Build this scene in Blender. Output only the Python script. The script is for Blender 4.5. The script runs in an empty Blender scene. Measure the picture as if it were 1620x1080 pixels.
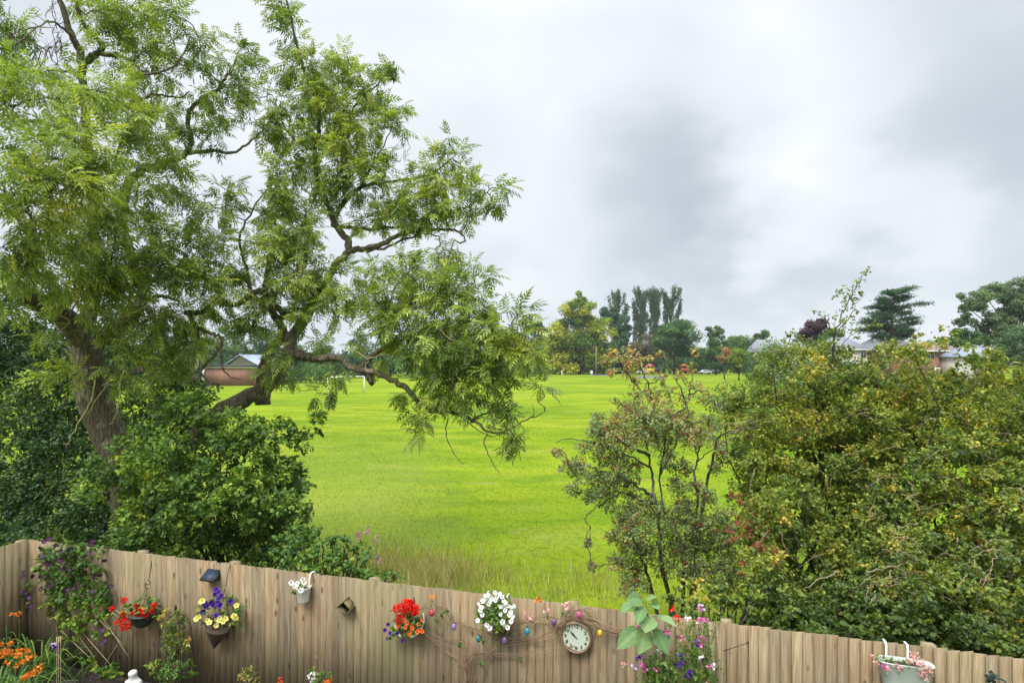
import bpy, math, random
import numpy as np
from mathutils import Vector, Matrix

# ------------------------------------------------------------------ camera, world, sun, exposure
SC = bpy.context.scene
COL = SC.collection
R = math.radians
CAMZ = 4.5
cam_d = bpy.data.cameras.new("camera"); cam = bpy.data.objects.new("camera", cam_d); COL.objects.link(cam)
cam.location = (0, 0, CAMZ); cam.rotation_euler = (R(90), 0, 0)
cam_d.sensor_width = 36; cam_d.lens = 20.0; cam_d.shift_y = 31 / 1620
cam_d.clip_start = 0.05; cam_d.clip_end = 4000
SC.camera = cam
SC.view_settings.view_transform = 'Standard'; SC.view_settings.look = 'None'
SC.view_settings.exposure = 0.9; SC.view_settings.gamma = 1.0
SUN_EL, SUN_AZ = R(52), R(215)      # sun high behind the camera's left shoulder, veiled by cloud

def nd(nt, t, **kw):
    n = nt.nodes.new(t)
    for k, v in kw.items():
        if k.startswith('i_'): n.inputs[k[2:].replace('_', ' ')].default_value = v
        else: setattr(n, k, v)
    return n
def lk(nt, a, b): nt.links.new(a, b)
def math_n(nt, op, a, b=None, c=None, clamp=False):
    n = nt.nodes.new('ShaderNodeMath'); n.operation = op; n.use_clamp = clamp
    for i, x in enumerate((a, b, c)):
        if x is None: continue
        if isinstance(x, (int, float)): n.inputs[i].default_value = x
        else: nt.links.new(x, n.inputs[i])
    return n.outputs[0]
def mixc(nt, f, a, b, mode='MIX'):
    n = nt.nodes.new('ShaderNodeMix'); n.data_type = 'RGBA'; n.blend_type = mode
    for s, x in ((0, f), (6, a), (7, b)):
        if isinstance(x, (int, float)): n.inputs[s].default_value = x
        elif isinstance(x, tuple): n.inputs[s].default_value = (*x[:3], 1)
        else: nt.links.new(x, n.inputs[s])
    return n.outputs[2]
def ramp(nt, fac, stops, interp='LINEAR'):
    n = nt.nodes.new('ShaderNodeValToRGB'); n.color_ramp.interpolation = interp
    el = n.color_ramp.elements
    while len(el) < len(stops): el.new(0.5)
    for e, (p, c) in zip(el, stops):
        e.position = p; e.color = (*c[:3], 1) if isinstance(c, tuple) else (c, c, c, 1)
    nt.links.new(fac, n.inputs[0]); return n.outputs[0]

W = bpy.data.worlds.new("World"); SC.world = W; W.use_nodes = True
nt = W.node_tree; nt.nodes.clear()
sky = nd(nt, 'ShaderNodeTexSky', sky_type='NISHITA', sun_disc=False, sun_elevation=SUN_EL, sun_rotation=SUN_AZ)
bg1 = nd(nt, 'ShaderNodeBackground'); bg1.inputs[1].default_value = 0.06; lk(nt, sky.outputs[0], bg1.inputs[0])
tc = nd(nt, 'ShaderNodeTexCoord'); sx = nd(nt, 'ShaderNodeSeparateXYZ'); lk(nt, tc.outputs['Generated'], sx.inputs[0])
zz = math_n(nt, 'ADD', math_n(nt, 'MAXIMUM', sx.outputs[2], 0.0), 0.42)
cx = nd(nt, 'ShaderNodeCombineXYZ'); lk(nt, math_n(nt, 'DIVIDE', sx.outputs[0], zz), cx.inputs[0]); lk(nt, math_n(nt, 'DIVIDE', sx.outputs[1], zz), cx.inputs[1])
n1 = nd(nt, 'ShaderNodeTexNoise'); n1.inputs['Scale'].default_value = 1.0; n1.inputs['Detail'].default_value = 3; n1.inputs['Roughness'].default_value = .42; n1.inputs['Distortion'].default_value = .35
lk(nt, cx.outputs[0], n1.inputs['Vector'])
n2 = nd(nt, 'ShaderNodeTexNoise'); n2.inputs['Scale'].default_value = 2.6; n2.inputs['Detail'].default_value = 5; n2.inputs['Roughness'].default_value = .5
lk(nt, cx.outputs[0], n2.inputs['Vector'])
def cloud_bank(direction, size, amount):      # a darker or lighter bank of the overcast, fixed in the sky
    v = Vector(direction).normalized()
    dn = nt.nodes.new('ShaderNodeVectorMath'); dn.operation = 'DISTANCE'
    off = nt.nodes.new('ShaderNodeVectorMath'); off.operation = 'MULTIPLY_ADD'
    lk(nt, n2.outputs['Color'], off.inputs[0]); off.inputs[1].default_value = (.42, .42, .42); lk(nt, tc.outputs['Generated'], off.inputs[2])
    lk(nt, off.outputs[0], dn.inputs[0]); dn.inputs[1].default_value = v + Vector((.21, .21, .21))
    mr = nt.nodes.new('ShaderNodeMapRange'); mr.interpolation_type = 'SMOOTHSTEP'
    lk(nt, dn.outputs['Value'], mr.inputs[0]); mr.inputs[1].default_value = size * .25; mr.inputs[2].default_value = size
    mr.inputs[3].default_value = amount; mr.inputs[4].default_value = 0
    return mr.outputs[0]
def skydir(x, y): return (x - 810, 900, -(y - 571))
val = math_n(nt, 'ADD', math_n(nt, 'MULTIPLY', math_n(nt, 'SUBTRACT', n1.outputs[0], .5), .45), math_n(nt, 'MULTIPLY', math_n(nt, 'SUBTRACT', n2.outputs[0], .5), .62))
for d_, s_, a_ in ((skydir(1090, 270), .24, -.24), (skydir(990, 370), .2, -.16), (skydir(1580, 200), .34, -.30), (skydir(1110, 330), .1, -.1),
                   (skydir(1230, 150), .22, .34), (skydir(1350, 330), .2, .40), (skydir(900, 60), .3, .22), (skydir(1210, 430), .2, -.14), (skydir(520, 60), .4, .25), (skydir(860, 380), .15, .16), (skydir(1480, 420), .2, .1)):
    val = math_n(nt, 'ADD', val, cloud_bank(d_, s_, a_))
val = math_n(nt, 'ADD', val, .5, clamp=True)
ccol = ramp(nt, val, [(0, (.30, .33, .365)), (.3, (.375, .405, .44)), (.5, (.45, .477, .512)), (.8, (.525, .548, .578)), (1, (.60, .61, .625))])
mz = nt.nodes.new('ShaderNodeMapRange'); mz.interpolation_type = 'SMOOTHSTEP'
lk(nt, sx.outputs[2], mz.inputs[0]); mz.inputs[1].default_value = .5; mz.inputs[2].default_value = .92; mz.inputs[3].default_value = 1; mz.inputs[4].default_value = 5.2   # an overcast sky is brightest overhead
bg2 = nd(nt, 'ShaderNodeBackground'); lk(nt, ccol, bg2.inputs[0]); lk(nt, mz.outputs[0], bg2.inputs[1])
mx = nd(nt, 'ShaderNodeMixShader'); mx.inputs[0].default_value = .93; lk(nt, bg1.outputs[0], mx.inputs[1]); lk(nt, bg2.outputs[0], mx.inputs[2])
wo = nd(nt, 'ShaderNodeOutputWorld'); lk(nt, mx.outputs[0], wo.inputs[0])

sd = bpy.data.lights.new("sun", 'SUN'); sd.energy = 1.5; sd.angle = R(22); sd.color = (1, .96, .9)
so = bpy.data.objects.new("sun", sd); COL.objects.link(so)
sdir = Vector((math.sin(SUN_AZ) * math.cos(SUN_EL), math.cos(SUN_AZ) * math.cos(SUN_EL), math.sin(SUN_EL)))
so.rotation_euler = sdir.to_track_quat('Z', 'Y').to_euler()
so.location = (-5, -5, 30)

# ------------------------------------------------------------------ helpers
rng = np.random.default_rng(11)
random.seed(5)
def P(x, y, d):
    return np.array([(x - 810) / 900 * d, d, CAMZ - (y - 571) / 900 * d])
FA = np.array([-7.35, 8.65, 0.]); FB = np.array([4.66, 5.18, 0.])
FT = (FB - FA) / np.linalg.norm(FB - FA); FN = np.array([FT[1], -FT[0], 0.])
if FN[1] > 0: FN = -FN
FH = 1.80
def F(x, y, off=0.03):
    """point seen at (x, y), lying off metres in front of the fence plane"""
    r = np.array([(x - 810) / 900, 1.0, -(y - 571) / 900])
    o = np.array([0, 0, CAMZ]); p0 = FA + FN * off
    t = np.dot(p0 - o, FN) / np.dot(r, FN)
    return o + r * t
def pxm(p): return p[1] / 900.0         # metres per photo pixel at p
def unit(v):
    v = np.asarray(v, float); n = np.linalg.norm(v, axis=-1, keepdims=True); return v / np.maximum(n, 1e-9)

class Geo:
    def __init__(s): s.V = []; s.F = []; s.T = []; s.n = 0
    def add(s, V, F, t=.5):
        V = np.asarray(V, float).reshape(-1, 3)
        s.V.append(V)
        if isinstance(F, np.ndarray): s.F.append(F + s.n)
        else:
            for k in set(len(f) for f in F):
                s.F.append(np.array([f for f in F if len(f) == k], int) + s.n)
        s.T.append(np.full(len(V), t, float) if np.isscalar(t) else np.asarray(t, float)); s.n += len(V)
    def build(s, name, mat, parent=None, smooth=False, kind=None):
        me = bpy.data.meshes.new(name)
        V = np.concatenate(s.V) if s.V else np.zeros((0, 3))
        me.vertices.add(len(V)); me.vertices.foreach_set('co', V.astype(np.float32).ravel())
        tot = np.concatenate([np.full(len(f), f.shape[1]) for f in s.F]); idx = np.concatenate([f.ravel() for f in s.F])
        me.loops.add(len(idx)); me.loops.foreach_set('vertex_index', idx.astype(np.int32))
        me.polygons.add(len(tot)); st = np.concatenate([[0], np.cumsum(tot)[:-1]])
        me.polygons.foreach_set('loop_start', st.astype(np.int32)); me.polygons.foreach_set('loop_total', tot.astype(np.int32))
        if smooth: me.polygons.foreach_set('use_smooth', np.ones(len(tot), bool))
        me.update(calc_edges=True); me.validate()
        at = me.attributes.new('tint', 'FLOAT', 'POINT'); at.data.foreach_set('value', np.concatenate(s.T).astype(np.float32))
        me.materials.append(mat)
        o = bpy.data.objects.new(name, me); COL.objects.link(o)
        if parent: o.parent = parent; o.matrix_parent_inverse = Matrix.Translation(parent.location).inverted() if parent.rotation_euler.z == 0 else parent.matrix_world.inverted()
        if kind: o['kind'] = kind
        return o
def thing(name, label, cat, loc=(0, 0, 0), group=None):
    o = bpy.data.objects.new(name, None); COL.objects.link(o); o.location = tuple(float(c) for c in loc); o.empty_display_size = .2
    o['label'] = label; o['category'] = cat
    if group: o['group'] = group
    return o
def tag(o, label=None, cat=None, group=None, kind=None):
    for k, v in (('label', label), ('category', cat), ('group', group), ('kind', kind)):
        if v: o[k] = v
    return o

def frames(pts):
    pts = np.asarray(pts, float); t = np.gradient(pts, axis=0); t = unit(t)
    a = np.array([0, 0, 1.]) if abs(t[0][2]) < .9 else np.array([1., 0, 0])
    u = unit(np.cross(t[0], a)); U = [u]
    for i in range(1, len(pts)):
        u = u - t[i] * np.dot(u, t[i]); u = unit(u); U.append(u)
    U = np.array(U); return t, U, np.cross(t, U)
def tube(G, pts, rad, sides=6, t=.5, cap=True, rough=0.0):
    pts = np.asarray(pts, float); n = len(pts)
    rad = np.full(n, rad, float) if np.isscalar(rad) else np.asarray(rad, float)
    T, U, B = frames(pts)
    a = np.arange(sides) / sides * 2 * np.pi
    rr = rad[:, None] * (1 + rough * rng.normal(size=(n, sides)) if rough else np.ones((n, sides)))
    V = pts[:, None] + (U[:, None] * np.cos(a)[None, :, None] + B[:, None] * np.sin(a)[None, :, None]) * rr[..., None]
    i = np.arange(n - 1)[:, None] * sides; j = np.arange(sides)[None]; k = (j + 1) % sides
    Fq = np.stack([i + j, i + k, i + sides + k, i + sides + j], -1).reshape(-1, 4)
    G.add(V.reshape(-1, 3), Fq, t)
    if cap:
        G.F.append(np.array([list(range(sides))[::-1]]) + G.n - n * sides)
        G.F.append(np.array([list(range(sides))]) + G.n - sides)
def spline(pts, n=None, per=4):
    pts = np.asarray(pts, float)
    if len(pts) < 3:
        n = n or 4; s = np.linspace(0, 1, n)[:, None]; return pts[0] * (1 - s) + pts[-1] * s
    q = np.vstack([2 * pts[0] - pts[1], pts, 2 * pts[-1] - pts[-2]]); out = []
    for i in range(1, len(q) - 2):
        p0, p1, p2, p3 = q[i - 1:i + 3]
        for s in np.arange(per) / per:
            out.append(.5 * ((2 * p1) + (-p0 + p2) * s + (2 * p0 - 5 * p1 + 4 * p2 - p3) * s * s + (-p0 + 3 * p1 - 3 * p2 + p3) * s ** 3))
    out.append(pts[-1]); return np.array(out)
def box(G, c, s, t=.5, ax=None):
    """box centred c with full sizes s along axes ax (3x3 rows)"""
    ax = np.eye(3) if ax is None else np.asarray(ax, float)
    k = np.array([[-1, -1, -1], [1, -1, -1], [1, 1, -1], [-1, 1, -1], [-1, -1, 1], [1, -1, 1], [1, 1, 1], [-1, 1, 1]]) * .5
    V = np.asarray(c, float) + (k * np.asarray(s, float)) @ ax
    G.add(V, np.array([[0, 3, 2, 1], [4, 5, 6, 7], [0, 1, 5, 4], [1, 2, 6, 5], [2, 3, 7, 6], [3, 0, 4, 7]]), t)
def lathe(G, c, prof, ax=None, sides=20, t=.5, sx=1.0, sy=1.0):
    """profile of (radius, height) turned about ax[2]"""
    ax = np.eye(3) if ax is None else np.asarray(ax, float)
    a = np.arange(sides) / sides * 2 * np.pi; n = len(prof); pr = np.array(prof, float)
    V = np.stack([pr[:, 0:1] * np.cos(a) * sx, pr[:, 0:1] * np.sin(a) * sy, np.repeat(pr[:, 1:2], sides, 1)], -1).reshape(-1, 3)
    i = np.arange(n - 1)[:, None] * sides; j = np.arange(sides)[None]; k = (j + 1) % sides
    G.add(np.asarray(c) + V @ ax, np.stack([i + j, i + k, i + sides + k, i + sides + j], -1).reshape(-1, 4), t)
FAX = np.array([FT, -FN, [0, 0, 1.]])          # fence axes: along, into the fence, up
# leaf templates: (x side, y along, z normal)
def kite(w=.42, m=.42, b=.06): return np.array([[0, 0, 0], [w / 2, m, b], [0, 1, -.04], [-w / 2, m, b]]), np.array([[0, 1, 2, 3]])
def lobed(w=.85):     # broad shallow-lobed leaf, two quads and a tip
    return np.array([[0, 0, 0], [w * .5, .3, .07], [w * .34, .62, .05], [0, 1, -.08], [-w * .34, .62, .05], [-w * .5, .3, .07]]), np.array([[0, 1, 2, 3], [0, 3, 4, 5]])
def compound(pairs=4, L=.36, w=.26, ang=58):
    V = []; Fq = []; k, _ = kite(w)
    def leaflet(p, a, l, dz):
        c, s = math.cos(a), math.sin(a); o = len(V)
        for x, y, z in k * l: V.append([p[0] + x * c + y * s, p[1] - x * s + y * c, p[2] + z + dz * y])
        Fq.append([o, o + 1, o + 2, o + 3])
    for i in range(pairs):
        y = .28 + .60 * i / (pairs - 1); p = (0, y, -.22 * y * y)
        for sg in (-1, 1): leaflet(p, sg * R(ang - 6 * i), L * (1 - .08 * abs(i - 1)), -.35)
    leaflet((0, .92, -.2), 0, L, -.5)
    return np.array(V), np.array(Fq)
def place(G, tp, Pn, U, N, S, t):
    T, Fq = tp; Pn = np.asarray(Pn, float); k = len(Pn)
    if k == 0: return
    U = unit(U); X = unit(np.cross(U, N)); N2 = np.cross(X, U)
    S = np.broadcast_to(np.asarray(S, float), (k,))[:, None, None]
    V = Pn[:, None] + S * (T[None, :, 0:1] * X[:, None] + T[None, :, 1:2] * U[:, None] + T[None, :, 2:3] * N2[:, None])
    Fa = (Fq[None] + (np.arange(k) * len(T))[:, None, None]).reshape(-1, Fq.shape[1])
    t = np.broadcast_to(np.asarray(t, float), (k,))
    G.add(V.reshape(-1, 3), Fa, np.repeat(t, len(T)))
def rand_dirs(n, up=0.0):
    v = rng.normal(size=(n, 3)); v[:, 2] += up; return unit(v)
def grow_blob(G, c, r, n_spray, per, size, tp, tint=.5, tspread=.16, up=.35, flat=.85, droop=0.0):
    """sprays of leaves radiating from inside a blob to its surface"""
    D = rand_dirs(n_spray, up); D[:, 2] *= flat
    rl = r * rng.uniform(.75, 1.22, n_spray)[:, None]
    root = c + D * rl * .25; tip = c + D * rl
    s = rng.uniform(.35, 1.02, (n_spray, per))
    p = root[:, None] + (tip - root)[:, None] * s[..., None] + rng.normal(size=(n_spray, per, 3)) * (r * .11)
    p[..., 2] -= droop * r * s ** 2
    st = rng.normal(size=(n_spray, 1)) * tspread
    tt = np.clip(tint + st + rng.normal(size=(n_spray, per)) * tspread * .5, 0, 1)
    U = D[:, None] * .8 + rng.normal(size=p.shape) * .65; U[..., 2] -= .15
    N = np.array([0, 0, .9]) + D[:, None] * .5 + rng.normal(size=(n_spray, 1, 3)) * .25 + rng.normal(size=p.shape) * .28
    sz = size * rng.uniform(.7, 1.2, (n_spray, 1)) * rng.uniform(.6, 1.25, (n_spray, per))
    place(G, tp, p.reshape(-1, 3), U.reshape(-1, 3), N.reshape(-1, 3), sz.ravel(), tt.ravel())
def in_poly(x, y, poly):
    ins = False; j = len(poly) - 1
    for i in range(len(poly)):
        xi, yi = poly[i]; xj, yj = poly[j]
        if (yi > y) != (yj > y) and x < (xj - xi) * (y - yi) / (yj - yi) + xi: ins = not ins
        j = i
    return ins
def fill(poly, sp, jit=.35):
    xs = [p[0] for p in poly]; ys = [p[1] for p in poly]; out = []
    y = min(ys) + sp * .4; k = 0
    while y < max(ys):
        x = min(xs) + (sp * .5 if k % 2 else 0)
        while x < max(xs):
            a = x + random.uniform(-jit, jit) * sp; b = y + random.uniform(-jit, jit) * sp
            if in_poly(a, b, poly): out.append((a, b))
            x += sp
        y += sp * .87; k += 1
    return out
def wiggle(a, b, n=6, amp=.08, sag=0.0):
    a = np.asarray(a, float); b = np.asarray(b, float); s = np.linspace(0, 1, n)[:, None]
    L = np.linalg.norm(b - a); w = rng.normal(size=(n, 3)) * amp * L * np.sin(s * np.pi)
    p = a * (1 - s) + b * s + w; p[:, 2] += (np.sin(s * np.pi) * sag * L)[:, 0]; return p

# ------------------------------------------------------------------ materials
def new_mat(name):
    m = bpy.data.materials.new(name); m.use_nodes = True; nt = m.node_tree; nt.nodes.clear()
    o = nd(nt, 'ShaderNodeOutputMaterial'); return m, nt, o
def tint_in(nt):
    a = nd(nt, 'ShaderNodeAttribute'); a.attribute_name = 'tint'; return a.outputs['Fac']
def leaf_mat(name, cols, trans=.32, rough=.5, sat=1.0, spec=.35):
    m, nt, o = new_mat(name)
    n = len(cols); c = ramp(nt, tint_in(nt), [(i / (n - 1), cols[i]) for i in range(n)])
    g = nd(nt, 'ShaderNodeNewGeometry')
    rv = math_n(nt, 'MULTIPLY_ADD', g.outputs['Random Per Island'], .5, .75)
    c = mixc(nt, 1.0, c, rv, 'MULTIPLY')
    p = nd(nt, 'ShaderNodeBsdfPrincipled'); lk(nt, c, p.inputs['Base Color']); p.inputs['Roughness'].default_value = rough; p.inputs['Specular IOR Level'].default_value = spec
    tr = nd(nt, 'ShaderNodeBsdfTranslucent'); lk(nt, mixc(nt, 1.0, c, (1.25, 1.3, .6), 'MULTIPLY'), tr.inputs[0])
    mx = nd(nt, 'ShaderNodeMixShader'); mx.inputs[0].default_value = trans; lk(nt, p.outputs[0], mx.inputs[1]); lk(nt, tr.outputs[0], mx.inputs[2]); lk(nt, mx.outputs[0], o.inputs[0])
    return m
def bark_mat(name, a, b, moss=None, scale=9.0, moss_amt=.5):
    m, nt, o = new_mat(name); tc = nd(nt, 'ShaderNodeTexCoord')
    mp = nd(nt, 'ShaderNodeMapping'); mp.inputs['Scale'].default_value = (1, 1, .16); lk(nt, tc.outputs['Object'], mp.inputs[0])
    v = nd(nt, 'ShaderNodeTexNoise'); v.inputs['Scale'].default_value = scale * 1.6; v.inputs['Detail'].default_value = 7; v.inputs['Roughness'].default_value = .65; v.inputs['Distortion'].default_value = 1.2; lk(nt, mp.outputs[0], v.inputs['Vector'])
    vo = nd(nt, 'ShaderNodeTexVoronoi'); vo.feature = 'DISTANCE_TO_EDGE'; vo.inputs['Scale'].default_value = scale * 2.2; lk(nt, mp.outputs[0], vo.inputs['Vector'])
    c = ramp(nt, v.outputs[0], [(.3, a), (.7, b)])
    c = mixc(nt, ramp(nt, vo.outputs[0], [(0, .45), (.10, 0.)]), c, tuple(x * .3 for x in a))
    l = nd(nt, 'ShaderNodeTexNoise'); l.inputs['Scale'].default_value = 5; l.inputs['Detail'].default_value = 4; lk(nt, tc.outputs['Object'], l.inputs['Vector'])
    c = mixc(nt, ramp(nt, l.outputs[0], [(.55, 0.), (.7, .5)]), c, tuple(min(1, x * 2.0 + .02) for x in b))
    if moss:
        g = nd(nt, 'ShaderNodeNewGeometry'); s = nd(nt, 'ShaderNodeSeparateXYZ'); lk(nt, g.outputs['Normal'], s.inputs[0])
        l2 = nd(nt, 'ShaderNodeTexNoise'); l2.inputs['Scale'].default_value = 2.2; l2.inputs['Detail'].default_value = 5; lk(nt, tc.outputs['Object'], l2.inputs['Vector'])
        f = math_n(nt, 'MULTIPLY', ramp(nt, s.outputs[2], [(.1, 0.), (.7, 1.)]), ramp(nt, l2.outputs[0], [(.5 - .1 * moss_amt, 0.), (.62, 1.)]))
        c = mixc(nt, f, c, moss)
    p = nd(nt, 'ShaderNodeBsdfPrincipled'); lk(nt, c, p.inputs['Base Color']); p.inputs['Roughness'].default_value = .9; p.inputs['Specular IOR Level'].default_value = .15
    b1 = nd(nt, 'ShaderNodeBump'); b1.inputs['Strength'].default_value = .9; b1.inputs['Distance'].default_value = .03
    lk(nt, math_n(nt, 'ADD', v.outputs[0], math_n(nt, 'MULTIPLY', math_n(nt, 'MINIMUM', vo.outputs[0], .15), 4)), b1.inputs['Height']); lk(nt, b1.outputs[0], p.inputs['Normal'])
    lk(nt, p.outputs[0], o.inputs[0]); return m
def plain(name, col, rough=.6, spec=.4, var=.12, scale=30, metal=0.0, bump=0.0):
    m, nt, o = new_mat(name); tc = nd(nt, 'ShaderNodeTexCoord')
    v = nd(nt, 'ShaderNodeTexNoise'); v.inputs['Scale'].default_value = scale; v.inputs['Detail'].default_value = 4; lk(nt, tc.outputs['Object'], v.inputs['Vector'])
    c = mixc(nt, 1.0, tuple(col), math_n(nt, 'MULTIPLY_ADD', math_n(nt, 'SUBTRACT', v.outputs[0], .5), var * 4, 1.0), 'MULTIPLY')
    p = nd(nt, 'ShaderNodeBsdfPrincipled'); lk(nt, c, p.inputs['Base Color']); p.inputs['Roughness'].default_value = rough
    p.inputs['Specular IOR Level'].default_value = spec; p.inputs['Metallic'].default_value = metal
    if bump:
        b1 = nd(nt, 'ShaderNodeBump'); b1.inputs['Strength'].default_value = bump; b1.inputs['Distance'].default_value = .01; lk(nt, v.outputs[0], b1.inputs['Height']); lk(nt, b1.outputs[0], p.inputs['Normal'])
    lk(nt, p.outputs[0], o.inputs[0]); return m
def petal_mat(name, cols): return leaf_mat(name, cols, trans=.25, rough=.6, spec=.15)

M = {}
M['ash'] = leaf_mat('ash leaf', [(0.0732, 0.1242, 0.032), (0.1403, 0.2106, 0.045), (0.2318, 0.3132, 0.055), (0.3294, 0.3888, 0.06), (0.4392, 0.4536, 0.06), (0.6344, 0.4752, 0.05)])
M['bushA'] = leaf_mat('maple leaf', [(0.0442, 0.0925, 0.0232), (0.0904, 0.1664, 0.0349), (0.1608, 0.268, 0.0436), (0.3214, 0.425, 0.0436), (0.6026, 0.5174, 0.0508)])
M['dark'] = leaf_mat('hedge leaf', [(0.0182, 0.045, 0.0154), (0.0364, 0.0825, 0.0264), (0.065, 0.125, 0.0385), (0.104, 0.1688, 0.0385), (0.208, 0.2125, 0.033)])
M['haw'] = leaf_mat('hawthorn leaf', [(0.0442, 0.0813, 0.0165), (0.0947, 0.1478, 0.0248), (0.1815, 0.2364, 0.033), (0.3315, 0.325, 0.0413), (0.5683, 0.3694, 0.055)])
M['hawred'] = leaf_mat('red hawthorn leaf', [(0.1166, 0.1774, 0.0653), (0.2138, 0.2742, 0.0931), (0.3305, 0.3226, 0.1118), (0.6221, 0.3226, 0.149), (0.972, 0.4838, 0.1304)])
M['gleaf'] = leaf_mat('garden leaf', [(0.0315, 0.084, 0.02), (0.0578, 0.1365, 0.025), (0.105, 0.1995, 0.03), (0.1995, 0.294, 0.035), (0.357, 0.399, 0.05)])
M['berry'] = plain('haw berry', (.30, .05, .03), .35, .5)
M['bark'] = bark_mat('ash bark', (.075, .06, .045), (.20, .17, .125), (.10, .115, .015))
M['barkpale'] = bark_mat('pale bark', (.13, .125, .10), (.32, .31, .26), (.13, .12, .015), 12)
M['barkdark'] = bark_mat('dark bark', (.03, .026, .022), (.09, .078, .06), None)
M['hawbark'] = bark_mat('hawthorn bark', (.06, .052, .042), (.16, .14, .11), None)
M['twig'] = plain('pale twig', (.26, .20, .13), .8, .2)
M['twigy'] = plain('lichen twig', (.34, .30, .12), .8, .2, .3, 9)
M['vine'] = plain('vine stem', (.22, .14, .085), .8, .2, .3, 14)
M['stem'] = plain('green stem', (.08, .15, .03), .6, .3)
def far_mat(name, cols): return leaf_mat(name, cols, trans=.2, rough=.75, spec=.1)
M['fyel'] = far_mat('lime leaf', [(0.0338, 0.0822, 0.02), (0.0788, 0.1518, 0.022), (0.18, 0.253, 0.03), (0.3375, 0.3669, 0.035), (0.405, 0.4048, 0.04)])
M['fgrn'] = far_mat('far green leaf', [(0.037, 0.0786, 0.033), (0.0595, 0.1216, 0.0385), (0.0991, 0.1788, 0.0495), (0.1455, 0.236, 0.0605), (0.2116, 0.2717, 0.066)])
M['fblu'] = far_mat('conifer leaf', [(0.0286, 0.0703, 0.0446), (0.0458, 0.1016, 0.0551), (0.0715, 0.1406, 0.0683), (0.1001, 0.1798, 0.0788), (0.143, 0.2188, 0.0919)])
M['fpop'] = far_mat('poplar leaf', [(0.042, 0.0773, 0.0512), (0.066, 0.1159, 0.0626), (0.096, 0.1546, 0.0798), (0.132, 0.1932, 0.097), (0.168, 0.2318, 0.114)])
M['fpur'] = far_mat('copper leaf', [(.03, .016, .026), (.05, .028, .038), (.075, .04, .05), (.10, .06, .06), (.13, .08, .07)])
M['fred'] = far_mat('cherry leaf', [(.10, .13, .04), (.16, .15, .05), (.28, .18, .08), (.36, .19, .10), (.42, .24, .12)])
M['fbare'] = far_mat('brown brush leaf', [(.08, .08, .05), (.11, .10, .065), (.15, .13, .08), (.17, .15, .09), (.2, .17, .1)])
M['ftrunk'] = plain('far trunk', (.07, .055, .04), .9, .1)
M['pinetrunk'] = plain('pine trunk', (.20, .11, .07), .9, .1)

# grass field
def field_colour(nt, tc, fine_on=True):
    def noise(sc, det=4, vec=(1, 1, 1), dist=0.0):
        mp = nd(nt, 'ShaderNodeMapping'); mp.inputs['Scale'].default_value = vec; lk(nt, tc.outputs['Object'], mp.inputs[0])
        n = nd(nt, 'ShaderNodeTexNoise'); n.inputs['Scale'].default_value = sc; n.inputs['Detail'].default_value = det; n.inputs['Distortion'].default_value = dist; lk(nt, mp.outputs[0], n.inputs['Vector']); return n.outputs[0]
    big = noise(.11, 4, (.5, 1, 1), .8); mid = noise(.55, 5, (.45, 1, 1), .5); fine = noise(5, 6); vf = noise(38, 3)
    c = ramp(nt, big, [(.34, (.105, .175, .012)), (.5, (.165, .225, .012)), (.64, (.215, .26, .018))])
    c = mixc(nt, ramp(nt, mid, [(.36, .8), (.54, 0.)]), c, (.10, .165, .012))
    c = mixc(nt, ramp(nt, mid, [(.56, 0.), (.70, .5)]), c, (.23, .25, .045))
    c = mixc(nt, ramp(nt, fine, [(.3, .55), (.52, 0.)]), c, (.07, .125, .014))
    if fine_on: c = mixc(nt, ramp(nt, vf, [(.55, 0.), (.75, .4)]), c, (.24, .28, .07))
    dry = noise(.42, 7, (.4, 1.3, 1), 1.4)
    c = mixc(nt, ramp(nt, dry, [(.61, 0.), (.72, .55)]), c, (.22, .19, .08))
    sp = nd(nt, 'ShaderNodeSeparateXYZ'); lk(nt, tc.outputs['Object'], sp.inputs[0])      # the strip that is mown less, nearest the garden on the left
    edge = math_n(nt, 'ADD', math_n(nt, 'ADD', sp.outputs[0], math_n(nt, 'MULTIPLY', sp.outputs[1], .13)), math_n(nt, 'MULTIPLY', math_n(nt, 'SUBTRACT', mid, .5), 5))
    c = mixc(nt, math_n(nt, 'MULTIPLY', ramp(nt, math_n(nt, 'MULTIPLY_ADD', edge, -.25, .4), [(.2, 0.), (.7, 1.)]), ramp(nt, math_n(nt, 'MULTIPLY', sp.outputs[1], .02), [(.35, .6), (.8, 0.)])), c, (.145, .185, .035))
    return c, fine, mid
def field_mat():
    m, nt, o = new_mat('grass field'); tc = nd(nt, 'ShaderNodeTexCoord'); c, fine, mid = field_colour(nt, tc)
    p = nd(nt, 'ShaderNodeBsdfPrincipled'); lk(nt, c, p.inputs['Base Color']); p.inputs['Roughness'].default_value = .9; p.inputs['Specular IOR Level'].default_value = .0
    b1 = nd(nt, 'ShaderNodeBump'); b1.inputs['Strength'].default_value = .5; b1.inputs['Distance'].default_value = .05
    lk(nt, math_n(nt, 'ADD', fine, math_n(nt, 'MULTIPLY', mid, 2)), b1.inputs['Height']); lk(nt, b1.outputs[0], p.inputs['Normal'])
    lk(nt, p.outputs[0], o.inputs[0]); return m
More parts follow.
